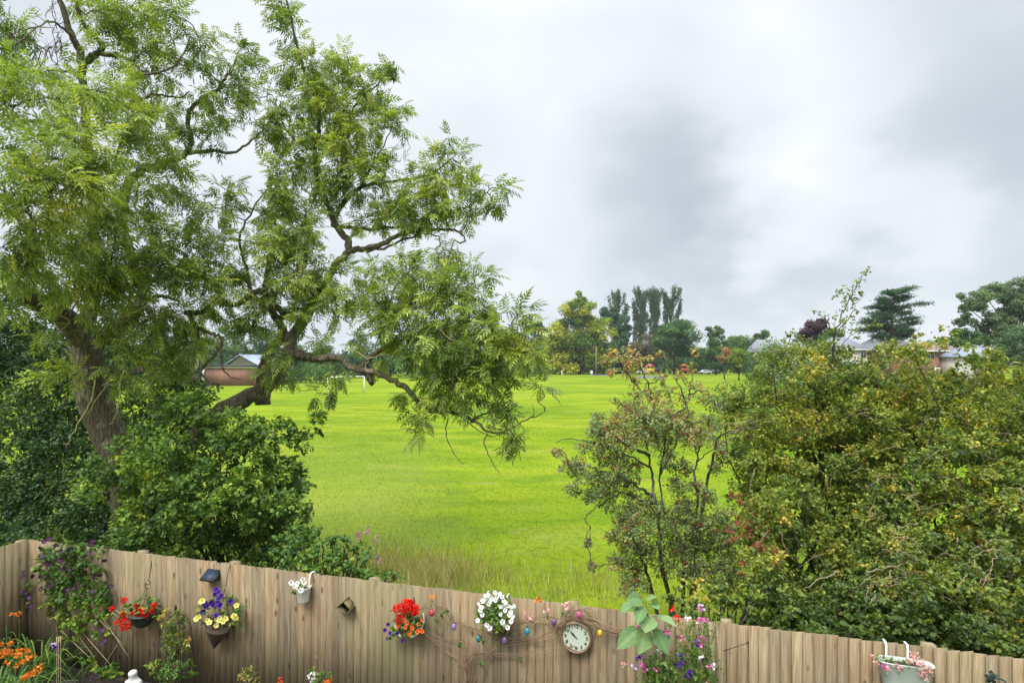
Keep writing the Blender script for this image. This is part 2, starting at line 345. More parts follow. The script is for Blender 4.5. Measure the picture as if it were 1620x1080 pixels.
def blade_mat():
    m, nt, o = new_mat('grass blade'); tc = nd(nt, 'ShaderNodeTexCoord'); c, fine, mid = field_colour(nt, tc, False)
    c = mixc(nt, 1.0, c, ramp(nt, tint_in(nt), [(0, (.95, 1.0, 1.0)), (.5, (1.2, 1.22, 1.1)), (.85, (1.4, 1.35, 1.3)), (1, (2.0, 1.6, 3.0))]), 'MULTIPLY')
    p = nd(nt, 'ShaderNodeBsdfPrincipled'); lk(nt, c, p.inputs['Base Color']); p.inputs['Roughness'].default_value = .7; p.inputs['Specular IOR Level'].default_value = .1
    tr = nd(nt, 'ShaderNodeBsdfTranslucent'); lk(nt, c, tr.inputs[0]); mx = nd(nt, 'ShaderNodeMixShader'); mx.inputs[0].default_value = .35
    lk(nt, p.outputs[0], mx.inputs[1]); lk(nt, tr.outputs[0], mx.inputs[2]); lk(nt, mx.outputs[0], o.inputs[0]); return m
M['field'] = field_mat()
M['blade'] = blade_mat()
M['dry'] = leaf_mat('dry grass', [(.12, .18, .03), (.22, .25, .05), (.36, .32, .12), (.50, .40, .20), (.60, .50, .30)], trans=.3, spec=.1)

def wood_fence_mat():
    m, nt, o = new_mat('weathered fence board'); tc = nd(nt, 'ShaderNodeTexCoord'); g = nd(nt, 'ShaderNodeNewGeometry')
    rnd = g.outputs['Random Per Island']
    off = nd(nt, 'ShaderNodeCombineXYZ'); lk(nt, math_n(nt, 'MULTIPLY', rnd, 37), off.inputs[2]); lk(nt, math_n(nt, 'MULTIPLY', rnd, 11), off.inputs[0])
    ad = nt.nodes.new('ShaderNodeVectorMath'); ad.operation = 'ADD'; lk(nt, tc.outputs['Object'], ad.inputs[0]); lk(nt, off.outputs[0], ad.inputs[1])
    def noise(sc, det, vec, dist=0.0, src=None):
        mp = nd(nt, 'ShaderNodeMapping'); mp.inputs['Scale'].default_value = vec; lk(nt, src or ad.outputs[0], mp.inputs[0])
        n = nd(nt, 'ShaderNodeTexNoise'); n.inputs['Scale'].default_value = sc; n.inputs['Detail'].default_value = det; n.inputs['Distortion'].default_value = dist; lk(nt, mp.outputs[0], n.inputs['Vector']); return n.outputs[0]
    grain = noise(38, 5, (1, 1, .045), 1.6); soft = noise(3.0, 4, (1.6, 1.6, .5), .4)
    c = ramp(nt, grain, [(.3, (.16, .120, .073)), (.5, (.242, .192, .124)), (.7, (.312, .262, .18))])
    c = mixc(nt, 1.0, c, ramp(nt, rnd, [(0, (.66, .64, .62)), (.3, (1.0, .97, .94)), (.5, (1.16, 1.04, .90)), (.7, (.80, .80, .78)), (.85, (1.0, .92, .80)), (1, (1.26, 1.2, 1.1))]), 'MULTIPLY')
    c = mixc(nt, ramp(nt, soft, [(.50, 0.), (.74, .65)]), c, (.23, .15, .08))
    # knots
    mp = nd(nt, 'ShaderNodeMapping'); mp.inputs['Scale'].default_value = (9.5, 9.5, 3.6); lk(nt, ad.outputs[0], mp.inputs[0])
    vo = nd(nt, 'ShaderNodeTexVoronoi'); vo.inputs['Scale'].default_value = 1.0; lk(nt, mp.outputs[0], vo.inputs['Vector'])
    sc = nd(nt, 'ShaderNodeSeparateColor'); lk(nt, vo.outputs['Color'], sc.inputs[0])
    kn = math_n(nt, 'MULTIPLY', ramp(nt, vo.outputs['Distance'], [(.10, .9), (.21, 0.)]), math_n(nt, 'GREATER_THAN', sc.outputs[0], .35))
    cr_ = noise(70, 3, (1, 1, .02), .6); c = mixc(nt, ramp(nt, cr_, [(.28, .55), (.40, 0.)]), c, (.09, .06, .04))
    sz_ = nd(nt, 'ShaderNodeSeparateXYZ'); lk(nt, tc.outputs['Object'], sz_.inputs[0])
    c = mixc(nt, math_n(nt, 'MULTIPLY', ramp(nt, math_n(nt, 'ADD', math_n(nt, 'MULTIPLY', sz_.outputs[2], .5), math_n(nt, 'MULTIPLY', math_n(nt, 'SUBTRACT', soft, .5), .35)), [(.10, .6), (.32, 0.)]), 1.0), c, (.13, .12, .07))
    c = mixc(nt, kn, c, (.10, .055, .028))
    # algae and damp staining
    al = noise(.9, 5, (1, 1, .8), .5, tc.outputs['Object'])
    c = mixc(nt, ramp(nt, al, [(.50, 0.), (.66, .65)]), c, (.19, .18, .09))
    dk = noise(1.4, 6, (1.2, 1.2, .45), .8, tc.outputs['Object'])
    c = mixc(nt, ramp(nt, dk, [(.56, 0.), (.72, .5)]), c, (.15, .105, .07))
    p = nd(nt, 'ShaderNodeBsdfPrincipled'); lk(nt, c, p.inputs['Base Color']); p.inputs['Roughness'].default_value = .85; p.inputs['Specular IOR Level'].default_value = .15
    b1 = nd(nt, 'ShaderNodeBump'); b1.inputs['Strength'].default_value = .5; b1.inputs['Distance'].default_value = .004; lk(nt, math_n(nt, 'SUBTRACT', grain, kn), b1.inputs['Height']); lk(nt, b1.outputs[0], p.inputs['Normal'])
    lk(nt, p.outputs[0], o.inputs[0]); return m
M['fence'] = wood_fence_mat()
M['post'] = plain('post wood', (.25, .20, .12), .85, .15, .3, 9, bump=.4)
#@@SETTING
# ------------------------------------------------------------------ ground
def sheet(name, pts, z, mat, kind='structure'):
    g = Geo(); V = [(x, y, z) for x, y in pts]; g.add(V, [tuple(range(len(V)))]); return tag(g.build(name, mat), kind=kind)
sheet('ground', [(-1500, -300), (1500, -300), (1500, 2500), (-1500, 2500)], 0.0, M['field'])
M['soil'] = plain('garden soil', (.045, .036, .030), .95, .1, .5, 18, bump=.9)
M['path'] = plain('tarmac', (.12, .12, .125), .9, .2, .2, 2)
e0, e1 = FA + FN * .03, FB + FT * 3 + FN * .03
LN = unit(np.array([-.28, -.96, 0]))
l0 = FA; l1 = FA + LN * 9
sheet('garden_bed', [(l0[0], l0[1]), (l1[0], l1[1]), (9, l1[1]), (e1[0] + 3, e1[1] - 1), (e1[0], e1[1])], .004, M['soil'])
for nm, a in (('path', (932, 962, 176, 200)), ('path', (1008, 1052, 150, 172))):
    x0, x1, d0, d1 = a
    sheet(nm, [((x0 - 810) / 900 * d0, d0), ((x1 - 810) / 900 * d0, d0), ((x1 - 810) / 900 * d1, d1), ((x0 - 810) / 900 * d1, d1)], .004, M['path'])

# ------------------------------------------------------------------ grass blades on the near field (stuff)
def blades(G, n, ybox, hr, wr, filt, tint=.45, tsp=.2, lean=.5, xr=(-12, 10)):
    y = ybox[0] + (ybox[1] - ybox[0]) * rng.random(n) ** 1.4; x = rng.uniform(xr[0], xr[1], n)
    k = filt(x, y); x, y = x[k], y[k]; n = len(x)
    h = rng.uniform(*hr, n) * (1 + .25 * np.sin(x * 2.1 + np.sin(y)) * np.sin(y * 1.3 + np.sin(x * 1.7))); w = rng.uniform(*wr, n) * (.6 + y / 25)
    a = rng.uniform(0, 2 * np.pi, n); b = rng.uniform(0, 2 * np.pi, n); L = rng.uniform(.1, 1, n) * lean * h
    p = np.stack([x, y, np.zeros(n)], 1); s = np.stack([np.cos(a), np.sin(a), 0 * a], 1) * w[:, None] / 2
    q = p + np.stack([np.cos(b) * L * .35, np.sin(b) * L * .35, h * .6], 1); t = p + np.stack([np.cos(b) * L, np.sin(b) * L, h], 1)
    V = np.stack([p - s, p + s, q + s * .8, q - s * .8, t], 1).reshape(-1, 3); i = np.arange(n)[:, None] * 5
    lo = np.clip(tint + .10 * np.sin(x * .8 + 1.7 * np.sin(y * .45)) + rng.normal(size=n) * tsp, 0, 1)
    t0 = G.n; G.add(V, i + np.array([[0, 1, 2, 3]]), np.repeat(lo, 5)); G.F.append(i + np.array([[3, 2, 4]]) + t0)
def beyond(x, y, m=.25): return (y - (6.53 - .289 * x)) > m
G = Geo()
vis = lambda x, y: (np.abs(x) < y * .62 + .5) & beyond(x, y, .3) & (x > -y * .42)
blades(G, 560000, (6.2, 64), (.014, .042), (.008, .012), lambda x, y: (x > -y * .42) & (x < y * .62) & beyond(x, y, .3) & (rng.random(len(x)) < np.clip((66 - y) / 40, 0, 1) ** 1.3), .5, xr=(-26, 40))
tag(G.build('grass', M['blade']), 'short bright green grass of the playing field', 'grass', kind='stuff')
G = Geo()
def dens(cx_, cy_, r): return lambda x, y: (rng.random(len(x)) < np.exp(-((x - cx_) ** 2 / r[0] ** 2 + (y - cy_) ** 2 / r[1] ** 2))) & beyond(x, y, .12)
for px_, d_, rx, ry, n in ((650, 12.2, 1.3, .9, 5200), (720, 11.6, 1.0, .7, 4200), (600, 13.0, .8, .7, 1500), (930, 11.4, 1.2, .7, 3800), (880, 10.6, .8, .4, 1300), (540, 12.4, .6, .5, 900), (790, 10.4, .7, .3, 900)):
    c = P(px_, 700, d_); blades(G, int(n * (3.4 if px_ < 760 else 1.0)), (c[1] - 2, c[1] + 2), (.12, .42), (.006, .011), dens(c[0], c[1], (rx, ry)), .5, .22, .8, (c[0] - 2.2, c[0] + 2.2))
tag(G.build('dry_grass', M['dry']), 'long straw coloured dry grass growing along the back of the fence', 'grass', kind='stuff')
# ------------------------------------------------------------------ fences
def make_fence(name, A, T, N, L, posts, label, pitch=.102, h=FH):
    root = thing(name, label, 'fence', A)
    cuts = [0] + [p for p in posts if 0 < p < L] + [L]
    for a, b in zip(cuts[:-1], cuts[1:]):
        G = Geo(); n = max(1, int(round((b - a) / pitch))); pt = (b - a) / n
        for i in range(n):
            u0 = a + i * pt + .002 * rng.normal(); u1 = u0 + pt + .010; zt = h + rng.normal() * .0035; zb = .01
            f0, f1 = .036 + rng.normal() * .003, .011
            if i == n - 1: u1 -= .012
            tl = rng.normal() * .003
            V = []
            for u, f in ((u0, f0), (u1, f1)):
                for z in (zb, zt + (tl if u == u0 else -tl)):
                    V.append(A + T * u + N * f + [0, 0, z]); V.append(A + T * u + N * (f - (.014 if u == u0 else .006)) + [0, 0, z])
            V = np.array(V)   # 0:fb 1:bb 2:ft 3:bt 4..7 same at u1
            G.add(V, np.array([[0, 4, 6, 2], [1, 3, 7, 5], [0, 2, 3, 1], [4, 5, 7, 6], [2, 6, 7, 3], [0, 1, 5, 4]]))
        for z in (.35, 1.0, 1.55):
            box(G, A + T * ((a + b) / 2) - N * .028 + [0, 0, z], (b - a - .02, .07, .06), .5, [T, -N, [0, 0, 1]])
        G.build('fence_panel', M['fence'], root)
    for p in posts:
        G = Geo(); c = A + T * p - N * .115; w = .05
        V = [c + T * sx_ * w + N * sy_ * w + [0, 0, z + (0.015 if sy_ > 0 else 0) * (z > 1)] for z in (0, h - .025) for sx_, sy_ in ((-1, -1), (1, -1), (1, 1), (-1, 1))]
        G.add(V, [(0, 3, 2, 1), (4, 5, 6, 7), (0, 1, 5, 4), (1, 2, 6, 5), (2, 3, 7, 6), (3, 0, 4, 7)])
        G.build('fence_post', M['post'], root)
    return root
def fpar(px_):
    p = F(px_, 900, 0); return float(np.dot(p - FA, FT))
make_fence('wooden_fence', FA, FT, FN, 14.2, [fpar(x) for x in (215, 362, 585, 905, 1150)] + [fpar(1150) + 1.83 * k for k in (1, 2, 3)], 'long weathered close board wooden fence across the foot of the garden')
make_fence('wooden_fence', FA + LN * .03, LN, np.array([-LN[1], LN[0], 0]), 3.7, [0.0], 'short return of the wooden fence at the far left corner')

# ------------------------------------------------------------------ distant buildings
M['brick'] = None
def brick_mat(name, a, b):
    m, nt, o = new_mat(name); tc = nd(nt, 'ShaderNodeTexCoord'); mp = nd(nt, 'ShaderNodeMapping'); mp.inputs['Rotation'].default_value = (R(90), 0, 0); lk(nt, tc.outputs['Object'], mp.inputs[0])
    br = nd(nt, 'ShaderNodeTexBrick'); br.inputs['Scale'].default_value = 4.4; br.inputs['Color1'].default_value = (*a, 1); br.inputs['Color2'].default_value = (*b, 1); br.inputs['Mortar'].default_value = (.32, .28, .24, 1)
    br.inputs['Mortar Size'].default_value = .012; lk(nt, mp.outputs[0], br.inputs['Vector'])
    n = nd(nt, 'ShaderNodeTexNoise'); n.inputs['Scale'].default_value = .8; n.inputs['Detail'].default_value = 5; lk(nt, tc.outputs['Object'], n.inputs['Vector'])
    c = mixc(nt, 1.0, br.outputs[0], ramp(nt, n.outputs[0], [(.3, .75), (.7, 1.15)]), 'MULTIPLY')
    p = nd(nt, 'ShaderNodeBsdfPrincipled'); lk(nt, c, p.inputs['Base Color']); p.inputs['Roughness'].default_value = .9; lk(nt, p.outputs[0], o.inputs[0]); return m
M['brick'] = brick_mat('red brick', (.29, .125, .085), (.23, .095, .065))
M['brickdark'] = brick_mat('brown brick', (.16, .085, .065), (.13, .07, .055))
M['slate'] = plain('slate roof', (.17, .175, .20), .7, .3, .25, 2.5)
M['tilered'] = plain('weathered tile roof', (.22, .165, .15), .85, .2, .3, 2)
M['metalroof'] = plain('pale metal roof', (.22, .26, .33), .45, .5, .1, 1)
M['white'] = plain('white paint', (.78, .78, .76), .5, .4, .05, 3)
M['glass'] = plain('dark window glass', (.03, .04, .05), .1, .8, .05, 1)
M['black'] = plain('black trim', (.02, .022, .025), .5, .4)
M['render'] = plain('cream render', (.62, .58, .50), .85, .2, .1, 1)
def slab(pts_bottom, dz):
    """closed prism from a list of 3D points raised by dz"""
    n = len(pts_bottom); V = [np.array(p, float) for p in pts_bottom] + [np.array(p, float) + [0, 0, dz] for p in pts_bottom]
    return V, [tuple(range(n))[::-1], tuple(range(n, 2 * n))] + [(i, (i + 1) % n, (i + 1) % n + n, i + n) for i in range(n)]
# brick pavilion at the left of the field
d = 104.; k = d / 900
root = thing('brick_building', 'low red brick pavilion with flat black edged roof at the left edge of the field', 'building', P(360, 610, d) * [1, 1, 0])
X0, X1 = P(324, 0, d)[0], P(404, 0, d)[0]
G = Geo(); V, Fc = slab([(X0, d, 0), (X1, d, 0), (X1, d + 9, 0), (X0, d + 9, 0)], 3.25); G.add(V, Fc); G.build('wall', M['brick'], root)
G = Geo(); box(G, ((X0 + X1) / 2, d + 4.5, 3.37), (X1 - X0 + .5, 9.5, .22)); G.build('fascia', M['white'], root)
G = Geo(); box(G, ((X0 + X1) / 2, d + 4.5, 3.62), (X1 - X0 + .9, 9.9, .26)); G.build('roof', M['black'], root)
G = Geo(); box(G, (X0 - .22, d - .1, 1.55), (.35, .3, 3.1)); G.build('drain_pipe', M['white'], root)
# taller hall behind it
root = thing('brick_hall', 'gabled hall with pale metal roof rising behind the flat roofed pavilion', 'building', P(385, 610, d + 12) * [1, 1, 0])
a, b, c = P(352, 583, d + 12), P(390, 560, d + 12), P(418, 583, d + 12)
G = Geo(); V = [(a[0], a[1], 0), (c[0], a[1], 0), (c[0], a[1], a[2] - .3), (b[0] - 1.2, a[1], b[2] - .4), (a[0], a[1], a[2] - .3)]
V = V + [(x, y + 14, z) for x, y, z in V]; G.add(V, [(0, 1, 2, 3, 4), (9, 8, 7, 6, 5)] + [(i, (i + 1) % 5 + 0, (i + 1) % 5 + 5, i + 5) for i in range(5)]); G.build('wall', M['render'], root)
G = Geo()
for q0, q1 in (((a[0] - .8, a[2] - .3), (b[0] - 1.2, b[2] - .25)), ((b[0] - 1.2, b[2] - .25), (c[0] + 1.0, a[2] - .6))):
    V, Fc = slab([(q0[0], a[1] - .6, q0[1]), (q1[0], a[1] - .6, q1[1]), (q1[0], a[1] + 14.6, q1[1]), (q0[0], a[1] + 14.6, q0[1])], .22); G.add(V, Fc)
G.build('roof', M['metalroof'], root)
G = Geo(); p = P(303, 0, 101); box(G, (p[0], 101, 2.6), (1.75, 1.5, 5.2)); box(G, (p[0], 101, 5.28), (1.95, 1.7, .16))
tag(G.build('brick_pier', M['brickdark']), 'tall square brown brick pier standing left of the low pavilion', 'brick pier')
root = thing('garden_shed', 'small tan wooden shed right of the brick pavilion behind the leaning branch', 'shed', P(432, 0, 108) * [1, 1, 0])
G = Geo(); p = P(432, 0, 108); box(G, (p[0], 109, 1.1), (3.6, 2.5, 2.2)); G.build('wall', M['post'], root)
G = Geo(); V = [(p[0] - 2, 107.6, 2.2), (p[0] + 2, 107.6, 2.2), (p[0] + 2, 110.4, 2.2), (p[0] - 2, 110.4, 2.2), (p[0] - 2, 109, 2.9), (p[0] + 2, 109, 2.9)]
G.add(V, [(0, 1, 5, 4), (2, 3, 4, 5), (0, 4, 3), (1, 2, 5), (3, 2, 1, 0)]); G.build('roof', M['black'], root)

def house(px0, px1, yr, ye, d, wall, roofm, label, hip=.28, depth=9., wins=(), name='house', gable=False, chim=None):
    A_, B_ = P(px0, ye, d), P(px1, ye, d); zr = CAMZ - (yr - 571) / 900 * (d + depth / 2); ze = A_[2]
    root = thing(name, label, 'house', ((A_[0] + B_[0]) / 2, d, 0))
    G = Geo(); i = .45; V, Fc = slab([(A_[0] + i, d + i, 0), (B_[0] - i, d + i, 0), (B_[0] - i, d + depth - i, 0), (A_[0] + i, d + depth - i, 0)], ze - .02); G.add(V, Fc); G.build('wall', wall, root)
    L = B_[0] - A_[0]; h = 0 if gable else L * hip
    G = Geo(); V = [(A_[0], d, ze), (B_[0], d, ze), (B_[0], d + depth, ze), (A_[0], d + depth, ze), (A_[0] + h, d + depth / 2, zr), (B_[0] - h, d + depth / 2, zr)]
    V += [(x, y, z - .18) for x, y, z in V[:4]]
    G.add(V, [(0, 1, 5, 4), (1, 2, 5), (2, 3, 4, 5), (3, 0, 4), (0, 6, 7, 1), (1, 7, 8, 2), (2, 8, 9, 3), (3, 9, 6, 0), (6, 9, 8, 7)]); rf = G.build('roof', roofm, root)
    G = Geo(); box(G, ((A_[0] + B_[0]) / 2, d - .06, ze - .22), (L + .1, .1, .2)); G.build('gutter', M['white'], root)
    if chim:
        G = Geo(); c = P(chim, 0, d + depth / 2); box(G, (c[0], d + depth / 2, zr + .35), (.9, .7, 1.7)); G.build('chimney', M['brick'], root)
    for (wx, wy, ww, wh) in wins:
        c = P(wx, wy, d); G = Geo(); s = d / 900; box(G, (c[0], d + i - .03, c[2]), (ww * s, .14, wh * s)); w = G.build('window', M['white'], root)
        G = Geo()
        for q in (-1, 1): box(G, (c[0] + q * ww * s * .24, d + i - .11, c[2]), (ww * s * .40, .06, wh * s * .78))
        G.build('pane', M['glass'], w)
house(1322, 1378, 533.5, 551, 100, M['render'], M['slate'], 'cream rendered house with hipped grey slate roof left of the pine', .3, wins=((1345, 561, 12, 9), (1368, 561, 9, 9), (1350, 576, 12, 9)))
house(1386, 1462, 530, 553, 104, M['brick'], M['slate'], 'brick house with wide grey slate roof right behind the pine', .36, wins=((1400, 564, 11, 9), (1428, 564, 12, 9), (1450, 566, 10, 8)), chim=1440)
house(1452, 1536, 540, 553, 92, M['brick'], M['tilered'], 'red brick house with browned hipped roof and white window frames', .38, wins=((1505, 562.5, 17, 7.5), (1474, 563, 14, 8), (1519, 586, 12, 8), (1488, 586, 12, 9)))
house(1545, 1576, 540, 551, 125, M['white'], M['slate'], 'white gabled house glimpsed under the big tree at the right', gable=True, wins=((1560, 560, 8, 6),))
house(1552, 1592, 549, 563, 84, M['render'], M['metalroof'], 'low bungalow with blue grey roof at the right edge', .1, wins=((1566, 571, 12, 6), (1585, 571, 8, 6)))
house(1200, 1234, 537, 556, 150, M['brickdark'], M['slate'], 'distant brick house with grey roof above the left end of the hawthorns', .25, wins=((1208, 564, 7, 6), (1222, 564, 7, 6)))
house(1226, 1300, 541, 556, 118, M['render'], M['slate'], 'long grey roofed house hidden behind the tall hawthorn spray', .2, wins=((1245, 566, 10, 7), (1275, 566, 10, 7)))

# ------------------------------------------------------------------ goal, pole and small things across the field
M['goal'] = plain('goal paint', (.82, .82, .82), .4, .5, .04)
root = thing('football_goal', 'white painted football goal posts on the left of the field', 'goal', P(547, 0, 79) * [1, 1, 0])
a, b = P(518, 0, 75.), P(576, 0, 79.5); a[2] = b[2] = 0; up = np.array([0, 0, 2.36])
for q in (a, b): G = Geo(); tube(G, [q, q + up], .075, 8); G.build('goal_post', M['goal'], root)
G = Geo(); tube(G, [a + up, b + up], .075, 8); G.build('crossbar', M['goal'], root)
bk = np.array([-.45, 1.3, 0])
for q in (a, b):
    G = Geo(); tube(G, [q + up, q + up * .93 + bk, q + bk * 1.6], .035, 6); G.build('net_support', M['goal'], root)
p = P(943, 0, 183); G = Geo(); tube(G, [(p[0], 183, 0), (p[0], 183, 4.5), (p[0] - .02, 183, 9.3)], [.19, .16, .12], 8)
tag(G.build('wooden_pole', plain('pole wood', (.30, .20, .14), .9, .1)), 'tall bare wooden pole at the far edge of the field', 'pole')
p = P(889, 0, 178); root = thing('field_marker', 'small white marker post at the foot of the lime tree', 'post', (p[0], 178, 0))
G = Geo(); tube(G, [(p[0], 178, 0), (p[0], 178, 1.5)], .12, 6); box(G, (p[0] + .3, 178, .45), (.9, .12, .1)); G.build('post', M['white'], root)
p = P(939, 0, 184); G = Geo(); lathe(G, (p[0] - .6, 184, 0), [(.0, 0), (.35, 0), (.42, .7), (.36, 1.2), (.1, 1.45), (0, 1.46)], sides=12); tag(G.build('litter_bin', M['white']), 'pale litter bin beside the tall wooden pole', 'bin')
# playground equipment
M['orange'] = plain('orange panel', (.55, .17, .035), .5, .4); M['yellow'] = plain('yellow panel', (.62, .47, .05), .5, .4); M['redp'] = plain('red panel', (.5, .09, .05), .5, .4)
p = P(967, 0, 172); root = thing('play_house', 'orange wooden play house with pitched roof at the edge of the playground', 'play house', (p[0], 172, 0))
G = Geo(); box(G, (p[0], 173, .65), (1.7, 1.6, 1.3)); V, Fc = slab([(p[0] - .85, 172.2, 1.3), (p[0] + .85, 172.2, 1.3), (p[0] + .85, 173.8, 1.3), (p[0] - .85, 173.8, 1.3)], .05); G.build('wall', M['orange'], root)
G = Geo(); V = [(p[0] - 1.1, 172, 1.31), (p[0] + 1.1, 172, 1.31), (p[0], 172, 2.3)]; V += [(x, y + 2, z) for x, y, z in V]; G.add(V, [(0, 1, 2), (5, 4, 3), (0, 2, 5, 3), (1, 4, 5, 2), (0, 3, 4, 1)]); G.build('roof', M['orange'], root)
G = Geo(); box(G, (p[0] + .3, 172.15, .5), (.5, .1, .9)); G.build('door', M['black'], root)
def climb(px_, d_, m1, m2, label):
    p = P(px_, 0, d_); root = thing('climbing_frame', label, 'climbing frame', (p[0], d_, 0)); x, y = p[0], d_
    for sx_ in (-1, 1):
        for sy_ in (0, 1.6): G = Geo(); tube(G, [(x + sx_ * 1.1, y + sy_, 0), (x + sx_ * 1.1, y + sy_, 2.9)], .09, 6); G.build('post', m1, root)
    G = Geo(); box(G, (x, y + .8, 1.3), (2.2, 1.6, .12)); box(G, (x, y, 1.75), (2.1, .06, .7)); G.build('platform', m1, root)
    G = Geo(); V = [(x - 1.4, y - .2, 2.9), (x + 1.4, y - .2, 2.9), (x, y + .8, 3.7), (x + 1.4, y + 1.8, 2.9), (x - 1.4, y + 1.8, 2.9)]; G.add(V, [(0, 1, 2), (1, 3, 2), (3, 4, 2), (4, 0, 2), (4, 3, 1, 0)]); G.build('roof', m2, root)
    G = Geo(); c = np.array([(x + 1.1, y + .5, 1.35), (x + 2.6, y + .5, .55), (x + 3.6, y + .5, .22)]); V, Fc = [], []
    for q in c: V += [q + [0, -.3, .25], q + [0, -.3, 0], q + [0, .3, 0], q + [0, .3, .25]]
    for i in range(2):
        for j in range(3): Fc.append((i * 4 + j, i * 4 + j + 1, i * 4 + j + 5, i * 4 + j + 4))
    G.add(V, Fc); G.build('slide', m2, root)
climb(1029, 176, M['yellow'], M['redp'], 'yellow climbing frame with slide in the far playground')
climb(1083, 188, M['redp'], M['orange'], 'red climbing frame with orange roof in the far playground')
M['carw'] = plain('white car paint', (.70, .71, .72), .3, .6, .03); M['card'] = plain('dark car paint', (.05, .06, .09), .3, .6, .05); M['tyre'] = plain('tyre', (.02, .02, .02), .9, .1)
def car(px_, d_, mat, label, L=4.3, H=1.45, W=1.8):
    p = P(px_, 0, d_); x0, y0 = p[0] - L / 2, d_; root = thing('parked_car', label, 'car', (p[0], d_, 0), 'vehicles parked beyond the far edge of the field')
    prof = [(0, .35), (0, .75), (.05, .85), (.28 * L - .2, .95), (.36 * L, H), (.78 * L, H), (.93 * L, .98), (L, .85), (L, .35)]
    G = Geo(); V = [(x0 + a_, y0, b_) for a_, b_ in prof] + [(x0 + a_, y0 + W, b_) for a_, b_ in prof]; n = len(prof)
    G.add(V, [tuple(range(n)), tuple(range(2 * n - 1, n - 1, -1))] + [(i, i + n, (i + 1) % n + n, (i + 1) % n) for i in range(n)]); G.build('body', mat, root)
    G = Geo(); V = [(x0 + .31 * L, y0 - .015, 1.0), (x0 + .86 * L, y0 - .015, 1.0), (x0 + .77 * L, y0 - .015, H - .1), (x0 + .38 * L, y0 - .015, H - .1)]; G.add(V + [(a_, b_ + .02, c_) for a_, b_, c_ in V], [(0, 1, 2, 3), (4, 7, 6, 5), (0, 4, 5, 1), (2, 6, 7, 3), (1, 5, 6, 2), (3, 7, 4, 0)]); G.build('window', M['glass'], root)
    for wx in (.2, .8):
        for wy in (0, W):
            G = Geo(); lathe(G, (x0 + wx * L, y0 + wy, .33), [(0, -.1), (.3, -.1), (.33, -.06), (.33, .06), (.3, .1), (0, .1)], [[1, 0, 0], [0, 0, 1], [0, -1, 0]], 14); G.build('wheel', M['tyre'], root)
car(1016, 196, M['carw'], 'white parked car left of the yellow climbing frame')
car(1040, 198, M['card'], 'dark parked van right of the yellow climbing frame', 4.6, 2.1)
car(1116, 196, M['carw'], 'white parked car seen left of the small field tree')
car(1131, 204, M['card'], 'dark parked car nearest the small field tree')
# two people by the playground: one continuous skinned body each
def person(px_, d_, label, cloth, skin=(.45, .28, .2)):
    p = P(px_, 0, d_); me = bpy.data.meshes.new('person')
    v = [(0, 0, .95), (0, 0, 1.15), (0, 0, 1.38), (0, 0, 1.5), (0, 0, 1.6), (0, -.02, 1.7), (-.1, 0, .88), (-.13, -.05, .5), (-.14, .03, .08), (-.14, -.12, .04), (.1, 0, .88), (.12, .08, .5), (.13, .12, .08), (.13, -.03, .04),
         (-.2, 0, 1.4), (-.26, .03, 1.12), (-.24, -.1, .9), (.2, 0, 1.4), (.26, .0, 1.12), (.22, -.14, .92)]
    e = [(0, 1), (1, 2), (2, 3), (3, 4), (4, 5), (0, 6), (6, 7), (7, 8), (8, 9), (0, 10), (10, 11), (11, 12), (12, 13), (2, 14), (14, 15), (15, 16), (2, 17), (17, 18), (18, 19)]
    me.from_pydata(v, e, []); me.update(); me.materials.append(cloth)
    o = bpy.data.objects.new('person', me); COL.objects.link(o); o.location = (p[0], d_, 0)
    md = o.modifiers.new('s', 'SKIN'); sv = me.skin_vertices[0].data
    for i, r in enumerate((.13, .13, .15, .07, .09, .09, .09, .07, .05, .04, .09, .07, .05, .04, .06, .05, .035, .06, .05, .035)): sv[i].radius = (r, r * .85)
    sv[0].use_root = True; o.modifiers.new('b', 'SUBSURF').levels = 1; o.modifiers['b'].render_levels = 1
    tag(o, label, 'person')
person(1047, 150, 'person in dark purple clothing standing by the playground', plain('purple cloth', (.07, .03, .05), .9, .1))
person(1054, 152, 'person in pale clothing standing beside one in dark purple', plain('pale cloth', (.55, .52, .48), .9, .1))
#@@FAR
# ------------------------------------------------------------------ distant trees
def crown(G, c, r, n, size, tint, tsp=.2, clumps=26, up=.3):
    """irregular crown: leaf clumps scattered in an ellipsoid of radii r"""
    c = np.asarray(c, float); r = np.asarray(r, float)
    D = rand_dirs(clumps, up); rad = rng.random(clumps) ** .45
    C = c + D * r * rad[:, None] * .95; per = max(4, int(n * 1.9) // clumps)
    cr = r.mean() * rng.uniform(.28, .5, clumps)
    q = rng.normal(size=(clumps, per, 3)); q = unit(q) * (rng.random((clumps, per, 1)) ** .35)
    q[..., 2] = q[..., 2] * .62
    p = C[:, None] + q * cr[:, None, None]
    t = np.clip(tint + rng.normal(size=(clumps, 1)) * tsp + .10 * q[..., 2] + rng.normal(size=(clumps, per)) * .08, 0, 1)
    U = rng.normal(size=p.shape); N = q + [0, 0, .5] + rng.normal(size=p.shape) * .5
    place(G, kite(.8, .5), p.reshape(-1, 3), U.reshape(-1, 3), N.reshape(-1, 3), (size * rng.uniform(.6, 1.3, p.shape[:2])).ravel(), t.ravel())
    return C
def limbs(G, base, C, r0, k=10):
    for i in rng.permutation(len(C))[:k]:
        h = base[2] + (C[i][2] - base[2]) * .45; tube(G, wiggle((base[0], base[1], h), C[i], 5, .05), np.linspace(r0 * .45, r0 * .08, 5), 5)
